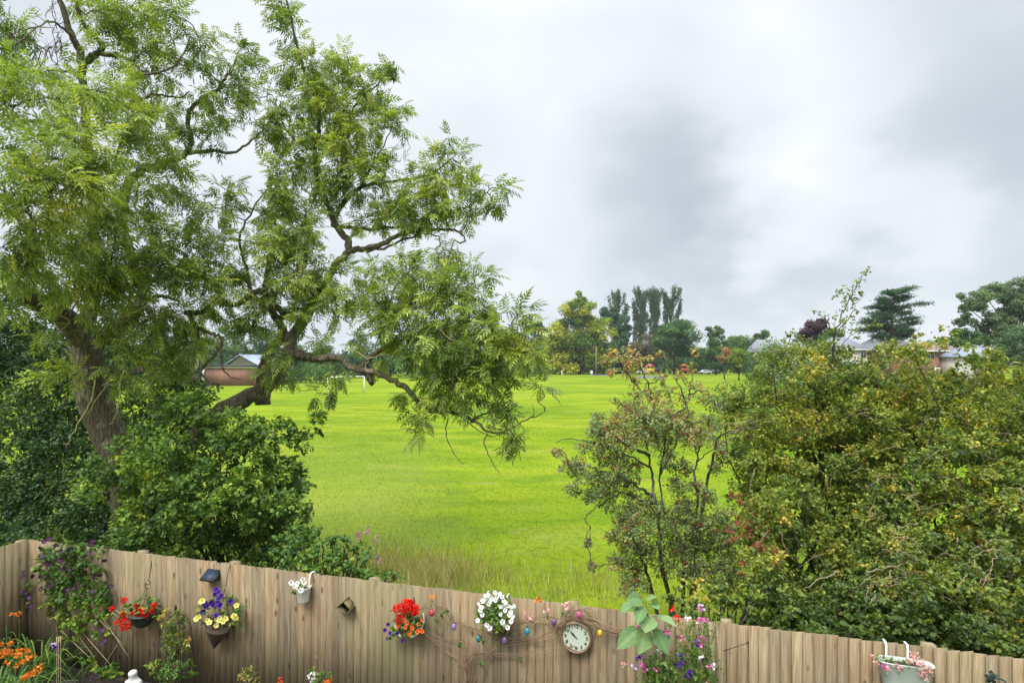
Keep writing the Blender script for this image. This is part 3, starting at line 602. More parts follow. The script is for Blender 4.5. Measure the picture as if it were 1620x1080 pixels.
def tree(px0, px1, ytop, ybot_crown, d, mat, tint=.45, n=5000, size=None, name='tree', label='', cat='tree', group=None, parts=None, tsp=.2, trunk='ftrunk', clumps=30, up=.3, gz=0.0):
    """a tree standing at distance d, its crown spanning the given bearings; parts: list of (x, y, rx, ry) crown lobes"""
    s = d / 900; xc = (px0 + px1) / 2; root = thing(name, label, cat, (P(xc, 0, d)[0], d, gz), group)
    size = size or max(.11, 2.6 * s)
    G = Geo(); B = Geo(); base = np.array([P(xc, 0, d)[0], d, gz]); top = P(xc, ytop, d)[2]
    parts = parts or [(xc, (ytop + ybot_crown) / 2, (px1 - px0) / 2, (ybot_crown - ytop) / 2)]
    area = sum(p[2] * p[3] for p in parts); h = top - gz
    r0 = max(.12, h * .022)
    tube(B, wiggle(base, base + [0, 0, h * .72], 6, .012), np.linspace(r0, r0 * .35, 6), 7)
    for (x, y, rx, ry) in parts:
        f = rx * ry / area; c = P(x, y, d) + [0, rng.uniform(-.3, .3) * rx * s, 0]
        C = crown(G, c, (rx * s, rx * s * .9, ry * s), int(n * f), size, tint, tsp, max(6, int(clumps * f ** .8 + 3)), up)
        limbs(B, base + [0, 0, h * .1], C, r0, max(3, int(12 * f)))
    B.build('trunk', M[trunk], root); G.build('crown', M[mat], root); return root
# centre group, about two hundred metres off
tree(864, 970, 466, 590, 196, 'fyel', .52, 20000, .62, 'lime_tree', 'large lime tree turning yellow at the centre of the far edge', parts=[(912, 496, 28, 30), (895, 525, 34, 30), (938, 520, 34, 30), (915, 552, 54, 32), (882, 566, 32, 26), (948, 562, 28, 30), (912, 477, 18, 14), (905, 575, 44, 20)], tsp=.30, clumps=110)
tree(838, 872, 503, 590, 215, 'fgrn', .35, 3500, .6, 'broadleaf_tree', 'grey green tree just left behind the yellowing lime tree', parts=[(851, 530, 17, 26), (850, 562, 20, 28)])
for x, w, yt, lab in ((978, 15, 460, 'leftmost poplar of the tall poplar row standing a little apart'), (1013, 12, 455, 'second poplar from the left in the tall poplar row'), (1035, 9, 456, 'narrow third poplar in the tall poplar row'), (1061, 17, 455, 'rightmost poplar of the tall row with ragged right side')):
    d = 235.; s = d / 900; root = thing('poplar_tree', lab, 'poplar', (P(x, 0, d)[0], d, 0), 'tall poplars in a row behind the lime tree'); G = Geo(); B = Geo(); b = np.array([P(x, 0, d)[0], d, 0.])
    top = P(x, yt, d)[2]; tube(B, [b, b + [0, 0, top * .6], b + [0, 0, top * .97]], [.5, .3, .05], 6)
    for i in range(34):
        a = rng.uniform(0, 6.28); h0 = rng.uniform(.22, .82) * top; out = np.array([math.cos(a), math.sin(a) * .8, 0]) * w * s * rng.uniform(.55, 1.08)
        L = rng.uniform(.20, .30) * top; e = b + out + [0, 0, min(h0 + L, top * rng.uniform(.93, 1.0))]; st = b + [0, 0, h0]
        tube(B, [st, (st + e) / 2 + out * .22, e], [.1, .06, .02], 4, cap=False)
        u = rng.random(190) ** .6; p = st * (1 - u[:, None]) + e * u[:, None] + out * (.22 * 4 * u * (1 - u))[:, None] + rng.normal(size=(190, 3)) * [.42, .42, .5]
        place(G, kite(.6), p, unit(e - st) + rng.normal(size=(190, 3)) * .45, rng.normal(size=(190, 3)), rng.uniform(.4, .8, 190), np.clip(.45 + rng.normal() * .15 + rng.normal(size=190) * .12, 0, 1))
    B.build('trunk', M['ftrunk'], root); G.build('crown', M['fpop'], root)
tree(950, 1000, 480, 590, 212, 'fblu', .35, 8000, .6, 'dark_evergreen_tree', 'dark bluish tree filling the gap between the lime and the poplars', parts=[(966, 505, 17, 24), (985, 520, 18, 26), (975, 550, 26, 34), (1000, 560, 16, 26)], tsp=.14)
tree(1002, 1044, 530, 588, 200, 'fbare', .45, 3200, .45, 'brown_bushy_tree', 'brownish thin leaved tree in front of the poplars', parts=[(1022, 556, 22, 26)], tsp=.12)
tree(1025, 1108, 505, 580, 192, 'fgrn', .3, 8500, .55, 'spreading_tree', 'broad domed dark green tree with three dark stems right of the poplars', parts=[(1068, 533, 38, 24), (1050, 550, 26, 18), (1088, 550, 22, 20), (1075, 520, 26, 14)], tsp=.12, clumps=60)
for k in (1058, 1095):
    pass
tree(1112, 1152, 512, 588, 188, 'fgrn', .35, 4200, .5, 'upright_tree', 'upright open topped green tree left of the small field tree', parts=[(1130, 530, 15, 16), (1132, 558, 20, 24)])
tree(1148, 1190, 536, 590, 205, 'fgrn', .5, 3600, .5, 'round_tree', 'mid green rounded tree behind the small field tree', parts=[(1165, 552, 22, 20)])
tree(1180, 1228, 520, 590, 195, 'fgrn', .4, 5200, .5, 'twin_headed_tree', 'green tree with dark bushy top left of the distant grey roof', parts=[(1208, 535, 13, 14), (1195, 555, 24, 24)])
tree(1094, 1125, 545, 590, 212, 'fgrn', .25, 2500, .5, 'low_tree', 'low dark tree between the domed tree and the upright tree')
# small trees standing on the field
tree(1152, 1186, 547, 583, 130, 'fyel', .42, 2600, .3, 'small_field_tree', 'small round green and yellow tree standing alone on the field', parts=[(1170, 566, 15, 18), (1160, 571, 11, 12)], tsp=.18)
tree(1132, 1160, 550, 580, 140, 'fred', .5, 1500, .3, 'cherry_tree', 'small tree with rusty red leaves left of the small green field tree', parts=[(1149, 563, 13, 14)], tsp=.2)
# right side, behind the houses
tree(1268, 1322, 500, 570, 128, 'fpur', .4, 6000, .38, 'copper_beech', 'dark purple leaved copper beech behind the hawthorn spray', parts=[(1294, 524, 22, 21), (1280, 540, 22, 22), (1308, 540, 16, 20)], tsp=.18, clumps=50)
tree(1296, 1345, 520, 570, 118, 'fgrn', .4, 3000, .35, 'garden_tree', 'green garden tree right of the copper beech', parts=[(1318, 536, 18, 16)])
tree(1502, 1548, 518, 565, 110, 'fgrn', .42, 4200, .35, 'garden_tree', 'dark green garden tree between the brown roof and the big birch', parts=[(1512, 536, 11, 18), (1532, 540, 20, 20)])
tree(1475, 1510, 528, 560, 115, 'fgrn', .35, 1500, .32, 'garden_tree', 'small garden tree peeping over the brown hipped roof', parts=[(1494, 545, 12, 12)])
# big tree at the right edge: drooping lobes with sky between
tree(1510, 1700, 440, 570, 78, 'fpop', .72, 22000, .24, 'birch_tree', 'big loose crowned birch with drooping sprays at the right edge', parts=[(1535, 478, 24, 22), (1528, 503, 17, 22), (1565, 470, 22, 24), (1572, 505, 26, 24), (1560, 530, 22, 16), (1600, 458, 24, 20), (1605, 490, 26, 26), (1640, 470, 40, 40), (1600, 530, 22, 22), (1660, 520, 40, 40)], tsp=.16, clumps=110, up=-.1)
tree(1560, 1720, 500, 600, 70, 'fpop', .5, 9000, .24, 'leafy_tree', 'dense dull green tree in front of the right edge birch', parts=[(1612, 545, 34, 30), (1670, 540, 45, 45), (1590, 565, 20, 20)], tsp=.12, clumps=60)
# scots pine
d = 108.; s = d / 900; root = thing('pine_tree', 'layered dark pine with bare reddish trunk standing above the roofs', 'pine tree', (P(1409, 0, d)[0], d, 0)); G = Geo(); B = Geo()
b = np.array([P(1409, 0, d)[0], d, 0.]); zt = P(0, 459, d)[2]
tube(B, [b, b + [.1, 0, zt * .5], b + [.3, 0, zt * .75], b + [1.0, 0, zt * .98]], [.42, .33, .22, .05], 8)
for (xe, ye) in ((1426, 458), (1418, 462), (1400, 462), (1392, 472), (1388, 484), (1437, 472), (1440, 484), (1395, 478), (1428, 470), (1384, 494), (1372, 503), (1370, 508), (1392, 500), (1436, 494), (1442, 503), (1450, 509), (1425, 485), (1405, 488), (1376, 520), (1385, 518), (1398, 515), (1432, 516), (1441, 522), (1420, 520), (1410, 530), (1380, 530), (1437, 530), (1395, 535), (1425, 535)):
    for rep in range(2):
        e = P(xe, ye, d) + [0, rng.normal() * 1.8, 0]; h = np.clip((e[2] - rng.uniform(.2, 1.6)) / zt, .3, .97); st = b + [.1 + .8 * max(0, h - .6), 0, zt * h]
        br = wiggle(st, e, 6, .04, .06); tube(B, br, np.linspace(.12, .03, 6), 5)
        nn = 420; u = rng.random(nn) ** .55; i = np.minimum((u * 5).astype(int), 4); p = br[i] + (br[i + 1] - br[i]) * (u * 5 - i)[:, None] + rng.normal(size=(nn, 3)) * [.42, .55, .20] + [0, 0, -.12]
        place(G, kite(.35), p, unit(e - st) * .8 + rng.normal(size=(nn, 3)) * .6 + [0, 0, .2], rng.normal(size=(nn, 3)) * .5 + [0, 0, 1], rng.uniform(.25, .55, nn), np.clip(.4 + rng.normal() * .14 + rng.normal(size=nn) * .12, 0, 1))
B.build('trunk', M['pinetrunk'], root); G.build('crown', M['fblu'], root)
# tree belt seen through the ash on the left
for (x0, x1, yt, dd, mt, ti, nm, lab) in (
    (805, 862, 520, 165, 'fgrn', .35, 'belt_tree', 'dark green tree at the right end of the belt behind the ash'),
    (760, 820, 512, 160, 'fgrn', .5, 'belt_tree', 'mid green round tree of the belt seen past the ash leaves'),
    (700, 765, 505, 158, 'fblu', .5, 'belt_tree', 'bluish conifer of the belt behind the right limb of the ash'),
    (640, 705, 520, 150, 'fgrn', .55, 'belt_tree', 'light green low tree of the belt behind the forked ash limb'),
    (590, 645, 528, 150, 'fgrn', .4, 'belt_tree', 'green tree right behind the goal crossbar'),
    (540, 600, 524, 155, 'fblu', .55, 'belt_tree', 'bluish pointed tree behind the goal'),
    (488, 545, 532, 140, 'fgrn', .6, 'belt_tree', 'bright green bushy tree left of the goal'),
    (440, 492, 520, 132, 'fgrn', .45, 'belt_tree', 'green tree filling the crook of the mossy limb'),
    (395, 450, 500, 134, 'fblu', .5, 'belt_tree', 'dark conifer behind the pale metal roof'),
    (340, 400, 496, 136, 'fgrn', .55, 'belt_tree', 'tall green tree directly behind the brick pavilion'),
    (285, 345, 490, 130, 'fgrn', .5, 'belt_tree', 'tall green tree behind the brown brick pier'),
    (225, 290, 480, 120, 'fgrn', .4, 'belt_tree', 'dark green tree left of the brown brick pier'),
    (150, 230, 470, 110, 'fgrn', .35, 'belt_tree', 'dark tree behind the fork of the ash trunk')):
    w = (x1 - x0) / 2; xc = (x0 + x1) / 2; hh = (604 - yt)
    tree(x0, x1, yt, 600, dd, mt, ti, 4200, dd * .0024, nm, lab, 'tree', 'belt of trees along the left side of the field', parts=[(xc, yt + hh * .30, w * .75, hh * .30), (xc - w * .3, yt + hh * .6, w * .8, hh * .34), (xc + w * .35, yt + hh * .62, w * .8, hh * .34)], tsp=.16, clumps=34)
# low hedges closing the field
def hedge(px0, px1, dd, h, mat, label, tint=.3, dep=3.):
    s = dd / 900; x0, x1 = P(px0, 0, dd)[0], P(px1, 0, dd)[0]; L = x1 - x0; n = int(L * h * 50 / (s * 6) ** 1.2); G = Geo()
    p = np.stack([rng.uniform(x0, x1, n), dd + rng.uniform(0, dep, n), h * rng.random(n) ** .7 * (1 + .22 * np.sin(np.linspace(0, 40, n)))], 1)
    p[:, 2] *= 1 + .25 * np.sin(p[:, 0] * 1.1) * np.sin(p[:, 0] * .37 + 1)
    t = np.clip(tint + .15 * np.sin(p[:, 0] * .9) + rng.normal(size=n) * .12, 0, 1)
    place(G, kite(.8, .5), p, rand_dirs(n), rand_dirs(n, .6), 3.2 * s * rng.uniform(.6, 1.2, n), t)
    return tag(G.build('hedge', M[mat]), label, 'hedge')
for k_, (xa, xb, dd_, h_) in enumerate(((-200, 420, 330, 9), (380, 900, 340, 8), (860, 1300, 320, 10), (1260, 1850, 330, 9))):
    hedge(xa, xb, dd_, h_, 'fgrn', ('far wooded skyline at the left behind the tree belt', 'far wooded skyline behind the goal and the ash limb', 'far wooded skyline behind the playground', 'far wooded skyline behind the houses')[k_], .3, 8)
hedge(1188, 1352, 95, 6.0, 'fgrn', 'tall green garden hedge hiding the walls behind the hawthorn shoot', .45, 4)
hedge(830, 1000, 203, 5.5, 'fblu', 'dark hedge under the lime tree', .12, 6)
hedge(1056, 1250, 205, 4.2, 'fgrn', 'low hedge behind the parked cars', .25)
hedge(180, 520, 115, 3.0, 'fgrn', 'green hedge beside and behind the brick pavilion', .4)
hedge(430, 835, 168, 3.6, 'fgrn', 'long hedge along the far side of the field behind the goal', .3)
hedge(1240, 1660, 72, 1.8, 'fgrn', 'clipped garden hedge in front of the houses on the right', .3)
#@@NEAR
# ------------------------------------------------------------------ the big ash
class Skel:
    def __init__(s): s.p = []
    def add(s, pts): s.p.append(np.asarray(pts)); s.a = None
    def near(s, q):
        if s.a is None: s.a = np.vstack(s.p)
        return s.a[np.argmin(np.linalg.norm((s.a - q) * [1, 1, 1.15], axis=1))]
def limb(G, sk, pts, r0, r1, sides=9, rough=.05, wig=.012):
    """pts: list of (x, y, depth); radii in metres taper r0 to r1"""
    q = spline([P(*p) for p in pts], per=5); n = len(q); q[1:-1] += rng.normal(size=(n - 2, 3)) * wig
    rr = r0 + (r1 - r0) * np.linspace(0, 1, n) ** .72; tube(G, q, rr, sides, rough=rough); sk.add(q); return q
ash = thing('ash_tree', 'great spreading ash tree with thick ridged trunk and feathery leaves beyond the left fence', 'tree', (P(190, 0, 10.8)[0], 10.8, 0))
GT = Geo(); GB = Geo(); GL = Geo(); SK = Skel()
# trunk
tr = [(215, 930, 10.9), (208, 800, 10.9), (192, 730, 10.8), (165, 670, 10.7), (145, 620, 10.6), (138, 575, 10.6), (135, 540, 10.6), (130, 515, 10.6)]
q = spline([P(*p) for p in tr], per=6); n = len(q)
rr = np.interp(np.linspace(0, 1, n), [0, .15, .35, .5, .65, .8, .92, 1], [.40, .32, .285, .28, .25, .24, .28, .20]); tube(GT, q, rr, 26, rough=.025); SK.add(q)
L = limb
L(GT, SK, [(136, 545, 10.6), (112, 512, 10.3), (80, 488, 9.9), (45, 470, 9.5), (10, 450, 9.1), (-50, 420, 8.6), (-120, 380, 8.2)], .23, .11, 14, .05, .005)
L(GT, SK, [(140, 550, 10.7), (170, 528, 10.9), (203, 506, 11.1), (222, 480, 11.3), (228, 455, 11.4), (215, 425, 11.4), (204, 395, 11.3), (193, 362, 11.2), (180, 348, 11.0), (160, 340, 10.7), (132, 336, 10.3)], .16, .045, 12)
L(GT, SK, [(132, 530, 10.7), (146, 480, 10.9), (150, 420, 11.1), (150, 350, 11.3), (143, 260, 11.3), (135, 170, 11.2), (128, 92, 11.1), (112, 54, 11.0), (94, 0, 10.9), (80, -60, 10.8)], .14, .04, 12)
L(GT, SK, [(193, 362, 11.2), (192, 330, 11.2), (205, 286, 11.3), (233, 267, 11.5), (262, 257, 11.6), (289, 246, 11.7), (304, 224, 11.7), (297, 190, 11.8), (307, 166, 11.9), (345, 140, 12.1), (362, 115, 12.2), (376, 88, 12.3)], .11, .02)
L(GB, SK, [(293, 243, 11.7), (333, 238, 11.6), (369, 242, 11.5), (395, 225, 11.4), (418, 203, 11.3)], .05, .012, 6)
L(GB, SK, [(136, 250, 11.3), (150, 258, 11.2), (164, 260, 11.1), (186, 240, 11.1), (203, 208, 11), (250, 180, 10.9)], .06, .015, 6)
L(GB, SK, [(130, 100, 11.1), (150, 88, 11.1), (161, 80, 11.1), (158, 66, 11.1), (140, 48, 11), (124, 16, 11), (118, -30, 11)], .07, .03, 6)
L(GB, SK, [(161, 86, 11.1), (185, 88, 11.0), (205, 95, 10.9), (232, 118, 10.8), (280, 100, 10.8), (300, 60, 10.8)], .045, .012, 6)
L(GB, SK, [(205, 165, 11.2), (240, 150, 11.2), (278, 155, 11.3), (300, 145, 11.4)], .035, .012, 6)
L(GB, SK, [(120, 70, 11.0), (95, 40, 10.6), (70, 36, 10.2), (40, 60, 9.6)], .03, .01, 5)
L(GB, SK, [(140, 240, 11.2), (100, 210, 10.3), (60, 190, 9.3), (20, 200, 8.6)], .07, .02, 6)
L(GB, SK, [(148, 340, 11.2), (100, 325, 10.0), (50, 318, 8.8), (-10, 330, 8.0)], .08, .02, 6)
L(GB, SK, [(148, 420, 11.0), (100, 400, 10.0), (60, 385, 9.2), (10, 395, 8.6)], .06, .02, 6)
L(GB, SK, [(142, 600, 10.5), (160, 591, 10.3), (176, 585, 10.1), (205, 591, 9.9), (226, 584, 9.8)], .10, .055, 9)
L(GB, SK, [(226, 478, 11.3), (245, 505, 11.2), (262, 540, 11.2), (278, 556, 11.2), (275, 575, 11.2), (250, 574, 11.3), (232, 568, 11.3)], .07, .025, 7)
L(GB, SK, [(228, 470, 11.4), (262, 468, 11.3), (285, 478, 11.2)], .06, .02, 6)
# second stem springing from behind the bush
S2 = [(235, 860, 11.1), (290, 720, 11.3), (345, 655, 11.4), (385, 632, 11.5), (420, 612, 11.6), (446, 588, 11.7), (455, 562, 11.7), (464, 530, 11.8), (480, 508, 11.8), (496, 482, 11.8), (506, 455, 11.8), (520, 440, 11.8), (528, 425, 11.8), (538, 408, 11.8)]
L(GT, SK, S2, .215, .06, 14, .03)
L(GT, SK, [(455, 566, 11.7), (470, 560, 11.6), (478, 563, 11.5), (505, 568, 11.3), (535, 566, 11.1), (560, 583, 11.0), (590, 588, 10.9), (626, 603, 10.7), (650, 622, 10.5), (661, 636, 10.4), (684, 649, 10.2), (712, 651, 10.0), (748, 664, 9.8), (771, 682, 9.7), (797, 682, 9.6), (834, 664, 9.5), (862, 651, 9.4)], .115, .006, 9)
L(GB, SK, [(570, 585, 11.0), (582, 570, 10.9), (590, 562, 10.8), (614, 547, 10.7), (647, 533, 10.5), (683, 527, 10.3), (735, 528, 10.1), (772, 534, 10.0), (800, 530, 9.9)], .07, .012, 7)
L(GB, SK, [(684, 649, 10.2), (705, 625, 10.1), (714, 606, 10.1), (724, 593, 10.0), (760, 584, 10), (787, 568, 9.9), (826, 559, 9.8), (846, 532, 9.7)], .045, .008, 6)
L(GB, SK, [(748, 664, 9.8), (765, 655, 9.9), (790, 640, 9.9), (805, 610, 10)], .025, .008, 5)
L(GB, SK, [(583, 590, 11.0), (586, 600, 10.9), (587, 607, 10.9)], .09, .05, 7)
for pts in ([(771, 685, 9.7), (766, 701, 9.7), (775, 722, 9.7), (783, 738, 9.7), (791, 747, 9.7)], [(709, 662, 10), (705, 682, 10), (712, 706, 10), (722, 722, 10), (733, 734, 10)], [(732, 658, 9.9), (755, 680, 9.9), (778, 690, 9.9)], [(797, 682, 9.6), (812, 690, 9.6), (820, 700, 9.6)], [(834, 664, 9.5), (845, 655, 9.4), (842, 640, 9.4)], [(748, 664, 9.8), (770, 660, 9.8), (795, 672, 9.7)]):
    limb(GB, Skel(), pts, .013, .005, 5, 0, .006)
L(GB, SK, [(466, 500, 11.8), (450, 495, 11.7), (437, 486, 11.6), (416, 463, 11.4), (400, 464, 11.3), (374, 482, 11.1), (346, 477, 11.0), (318, 493, 10.9), (292, 494, 10.8)], .075, .05, 8)
L(GB, SK, [(300, 496, 10.9), (305, 510, 10.9), (316, 520, 10.9), (338, 529, 10.8), (352, 537, 10.8), (342, 558, 10.8), (320, 583, 10.8), (322, 596, 10.7), (340, 607, 10.7)], .05, .018, 7)
L(GB, SK, [(342, 548, 10.8), (350, 560, 10.8), (352, 580, 10.8), (365, 596, 10.8), (380, 599, 10.8)], .025, .01, 6)
L(GB, SK, [(313, 520, 10.9), (312, 540, 10.9), (300, 542, 10.9)], .03, .015, 5)
L(GT, SK, [(528, 425, 11.8), (552, 398, 11.8), (578, 394, 11.7), (612, 382, 11.6), (645, 367, 11.5), (684, 364, 11.4), (716, 364, 11.3), (732, 372, 11.2), (737, 381, 11.2)], .085, .012, 9)
L(GB, SK, [(580, 398, 11.7), (615, 390, 11.6), (660, 372, 11.5), (690, 372, 11.4), (697, 388, 11.4)], .035, .01, 6)
L(GT, SK, [(552, 398, 11.8), (548, 378, 11.9), (530, 355, 11.9), (525, 336, 11.9), (513, 310, 11.9), (502, 285, 12), (498, 240, 12), (505, 200, 12), (500, 160, 12), (480, 110, 12), (470, 70, 12), (458, 20, 12), (450, -40, 12)], .085, .02, 9)
L(GB, SK, [(527, 350, 11.9), (545, 318, 11.9), (568, 298, 11.8), (600, 290, 11.7), (655, 283, 11.6), (690, 270, 11.5), (715, 250, 11.4)], .06, .012, 7)
L(GB, SK, [(525, 356, 11.9), (560, 360, 11.8), (600, 362, 11.7), (650, 355, 11.6), (700, 338, 11.5), (745, 325, 11.4), (775, 300, 11.3)], .05, .008, 6)
L(GB, SK, [(500, 270, 12), (515, 230, 12), (520, 200, 12), (545, 190, 12), (565, 165, 12), (600, 130, 12), (622, 100, 12)], .05, .008, 6)
L(GB, SK, [(570, 296, 11.8), (590, 260, 11.8), (610, 225, 11.8), (625, 185, 11.8)], .03, .008, 5)
L(GB, SK, [(506, 455, 11.8), (525, 470, 11.7), (540, 473, 11.7), (575, 490, 11.6), (590, 520, 11.5)], .045, .012, 6)
L(GB, SK, [(476, 505, 11.8), (440, 500, 11.7), (400, 462, 11.6), (392, 430, 11.6), (380, 380, 11.6), (400, 330, 11.7), (430, 290, 11.8)], .06, .012, 7)
L(GB, SK, [(498, 240, 12), (470, 225, 12), (450, 200, 12), (430, 150, 12)], .035, .008, 5)
# pale mossy stem standing behind the limb
L(GB, SK, [(416, 640, 12.2), (417, 600, 12.2), (420, 575, 12.2), (427, 552, 12.2), (443, 538, 12.2), (447, 520, 12.2), (436, 500, 12.2), (420, 470, 12.2), (425, 420, 12.3), (440, 370, 12.3)], .16, .05, 10)
# leaf clumps (x, y, radius px, depth, tint)
CL = [(15, 60, 42, 10, .35), (18, 115, 40, 9.6, .3), (5, 20, 30, 10, .3), (160, 18, 40, 11, .5), (210, 12, 45, 11, .5), (252, 28, 36, 11, .5), (272, 12, 22, 11, .5), (185, 58, 34, 11, .5), (238, 72, 34, 11, .55), (322, 60, 26, 11.4, .45),
 (385, 85, 24, 12.2, .45), (352, 96, 28, 12, .5), (398, 112, 22, 12.2, .45), (300, 100, 30, 11.6, .5), (250, 118, 32, 11.2, .5), (208, 112, 32, 11.2, .5), (380, 138, 32, 12, .55), (408, 152, 24, 12, .5), (330, 150, 32, 11.8, .5), (402, 192, 28, 11.8, .45),
 (36, 165, 55, 8.2, .45), (84, 160, 48, 8.6, .55), (130, 150, 42, 9.2, .6), (182, 160, 42, 9.8, .6), (60, 230, 62, 7.8, .5), (130, 228, 56, 8.4, .6), (200, 182, 42, 9.8, .6), (22, 300, 62, 7.4, .55), (100, 305, 62, 7.8, .68), (172, 275, 50, 8.8, .6), (232, 218, 38, 10.4, .5),
 (60, 368, 56, 8.2, .5), (20, 405, 46, 8, .45), (120, 378, 50, 8.8, .5), (182, 350, 36, 9.6, .5), (232, 322, 44, 10.6, .45), (272, 288, 38, 11, .45), (300, 330, 38, 11, .5), (350, 322, 34, 11.4, .5), (362, 290, 22, 11.6, .45), (338, 222, 30, 11.6, .5), (272, 250, 30, 11.2, .5),
 (250, 372, 46, 10.6, .45), (302, 388, 44, 10.8, .5), (202, 430, 46, 10.2, .5), (152, 430, 36, 9.8, .45), (262, 440, 42, 10.4, .45), (335, 432, 34, 11, .5), (382, 422, 32, 11.4, .5), (398, 382, 24, 11.6, .5), (235, 500, 40, 10.4, .5), (290, 540, 34, 10.8, .5),
 (190, 565, 30, 9.9, .45), (262, 588, 30, 10.8, .45), (330, 490, 24, 10.9, .5), (385, 512, 22, 11.2, .5), (118, 470, 28, 9.6, .5), (85, 440, 26, 9, .5), (18, 470, 34, 8.6, .45), (90, 600, 26, 9.8, .6), (115, 588, 16, 9.8, .75),
 (442, 8, 24, 12, .5), (450, 40, 26, 12, .5), (466, 68, 18, 12, .5), (452, 108, 24, 12, .5), (500, 105, 32, 12, .62), (545, 96, 24, 12, .6), (520, 140, 34, 12, .6), (560, 130, 28, 12, .55), (590, 158, 26, 12, .5), (540, 180, 34, 11.9, .6), (480, 160, 32, 12, .5), (440, 170, 26, 12, .5),
 (622, 100, 10, 12, .45), (612, 118, 10, 12, .45), (602, 140, 16, 12, .5), (630, 168, 14, 12, .4), (560, 210, 34, 11.8, .65), (600, 200, 26, 11.8, .6), (630, 190, 15, 11.8, .45), (500, 220, 32, 12, .55), (460, 232, 32, 12, .5), (430, 205, 22, 12, .5), (450, 280, 32, 11.9, .5), (500, 270, 30, 11.9, .5),
 (550, 260, 34, 11.7, .6), (590, 242, 26, 11.7, .6), (612, 270, 20, 11.7, .5), (522, 308, 32, 11.8, .55), (572, 300, 26, 11.7, .5), (470, 330, 34, 11.8, .5), (438, 350, 28, 11.8, .5), (425, 305, 20, 11.8, .5), (600, 318, 22, 11.7, .5),
 (690, 262, 22, 11.5, .6), (706, 222, 14, 11.4, .45), (724, 248, 15, 11.4, .45), (736, 276, 14, 11.4, .45), (668, 276, 20, 11.5, .6), (702, 292, 26, 11.4, .55), (652, 296, 24, 11.6, .5), (742, 304, 24, 11.3, .6), (770, 298, 14, 11.3, .45), (798, 300, 12, 11.2, .4), (784, 326, 14, 11.2, .4), (768, 342, 14, 11.3, .5),
 (722, 330, 28, 11.4, .6), (680, 330, 32, 11.5, .55), (640, 322, 28, 11.6, .5), (602, 342, 26, 11.7, .5), (742, 352, 14, 11.3, .5), (660, 352, 20, 11.6, .5), (572, 352, 20, 11.7, .5),
 (440, 398, 36, 11.5, .55), (482, 420, 36, 11.4, .55), (522, 440, 26, 11.5, .5), (440, 450, 36, 11.4, .5), (562, 425, 20, 11.3, .5), (602, 430, 30, 11.0, .45), (650, 422, 36, 10.8, .5), (702, 412, 30, 10.7, .5), (742, 428, 24, 10.5, .4), (768, 440, 16, 10.4, .4),
 (620, 470, 36, 10.8, .5), (670, 470, 38, 10.6, .5), (722, 470, 36, 10.4, .5), (768, 482, 20, 10.2, .4), (592, 500, 34, 10.8, .5), (640, 520, 34, 10.6, .4), (692, 512, 38, 10.3, .4), (742, 522, 36, 10.1, .45), (790, 505, 22, 9.9, .55), (820, 498, 18, 9.8, .5), (832, 530, 24, 9.7, .72), (802, 552, 28, 9.8, .72),
 (762, 560, 32, 9.9, .5), (846, 556, 16, 9.6, .6), (712, 560, 32, 10.1, .4), (660, 570, 24, 10.4, .4), (702, 592, 28, 10.1, .4), (742, 592, 26, 9.9, .4), (780, 590, 24, 9.8, .4), (692, 622, 26, 10.1, .4), (732, 620, 22, 9.9, .4), (772, 620, 20, 9.8, .35), (800, 612, 16, 9.8, .4), (665, 665, 13, 10.2, .45), (658, 645, 14, 10.3, .4),
 (668, 684, 9, 10.2, .5), (790, 640, 16, 9.8, .35), (806, 660, 9, 9.7, .35), (812, 688, 10, 9.7, .4), (810, 702, 6, 9.7, .4), (856, 612, 7, 9.6, .4), (612, 545, 20, 10.8, .45), (532, 500, 18, 11.4, .45), (488, 470, 26, 11.5, .5), (506, 540, 16, 11.3, .4), (560, 540, 16, 11.1, .45), (508, 622, 13, 11.3, .3), (530, 626, 9, 11.2, .3), (532, 590, 12, 11.2, .4),
 (600, 570, 15, 10.8, .45), (430, 530, 18, 11.6, .4), (638, 622, 9, 10.5, .35), (460, 600, 14, 11.5, .45), (350, 380, 26, 11.3, .5), (420, 340, 18, 11.8, .5), (340, 180, 26, 11.8, .5), (300, 195, 22, 11.4, .5), (260, 170, 30, 11.2, .55), (220, 150, 34, 10.6, .55), (150, 90, 24, 11.2, .5), (100, 120, 30, 10.4, .5)]
ashleaf = compound(4, .42, .30)
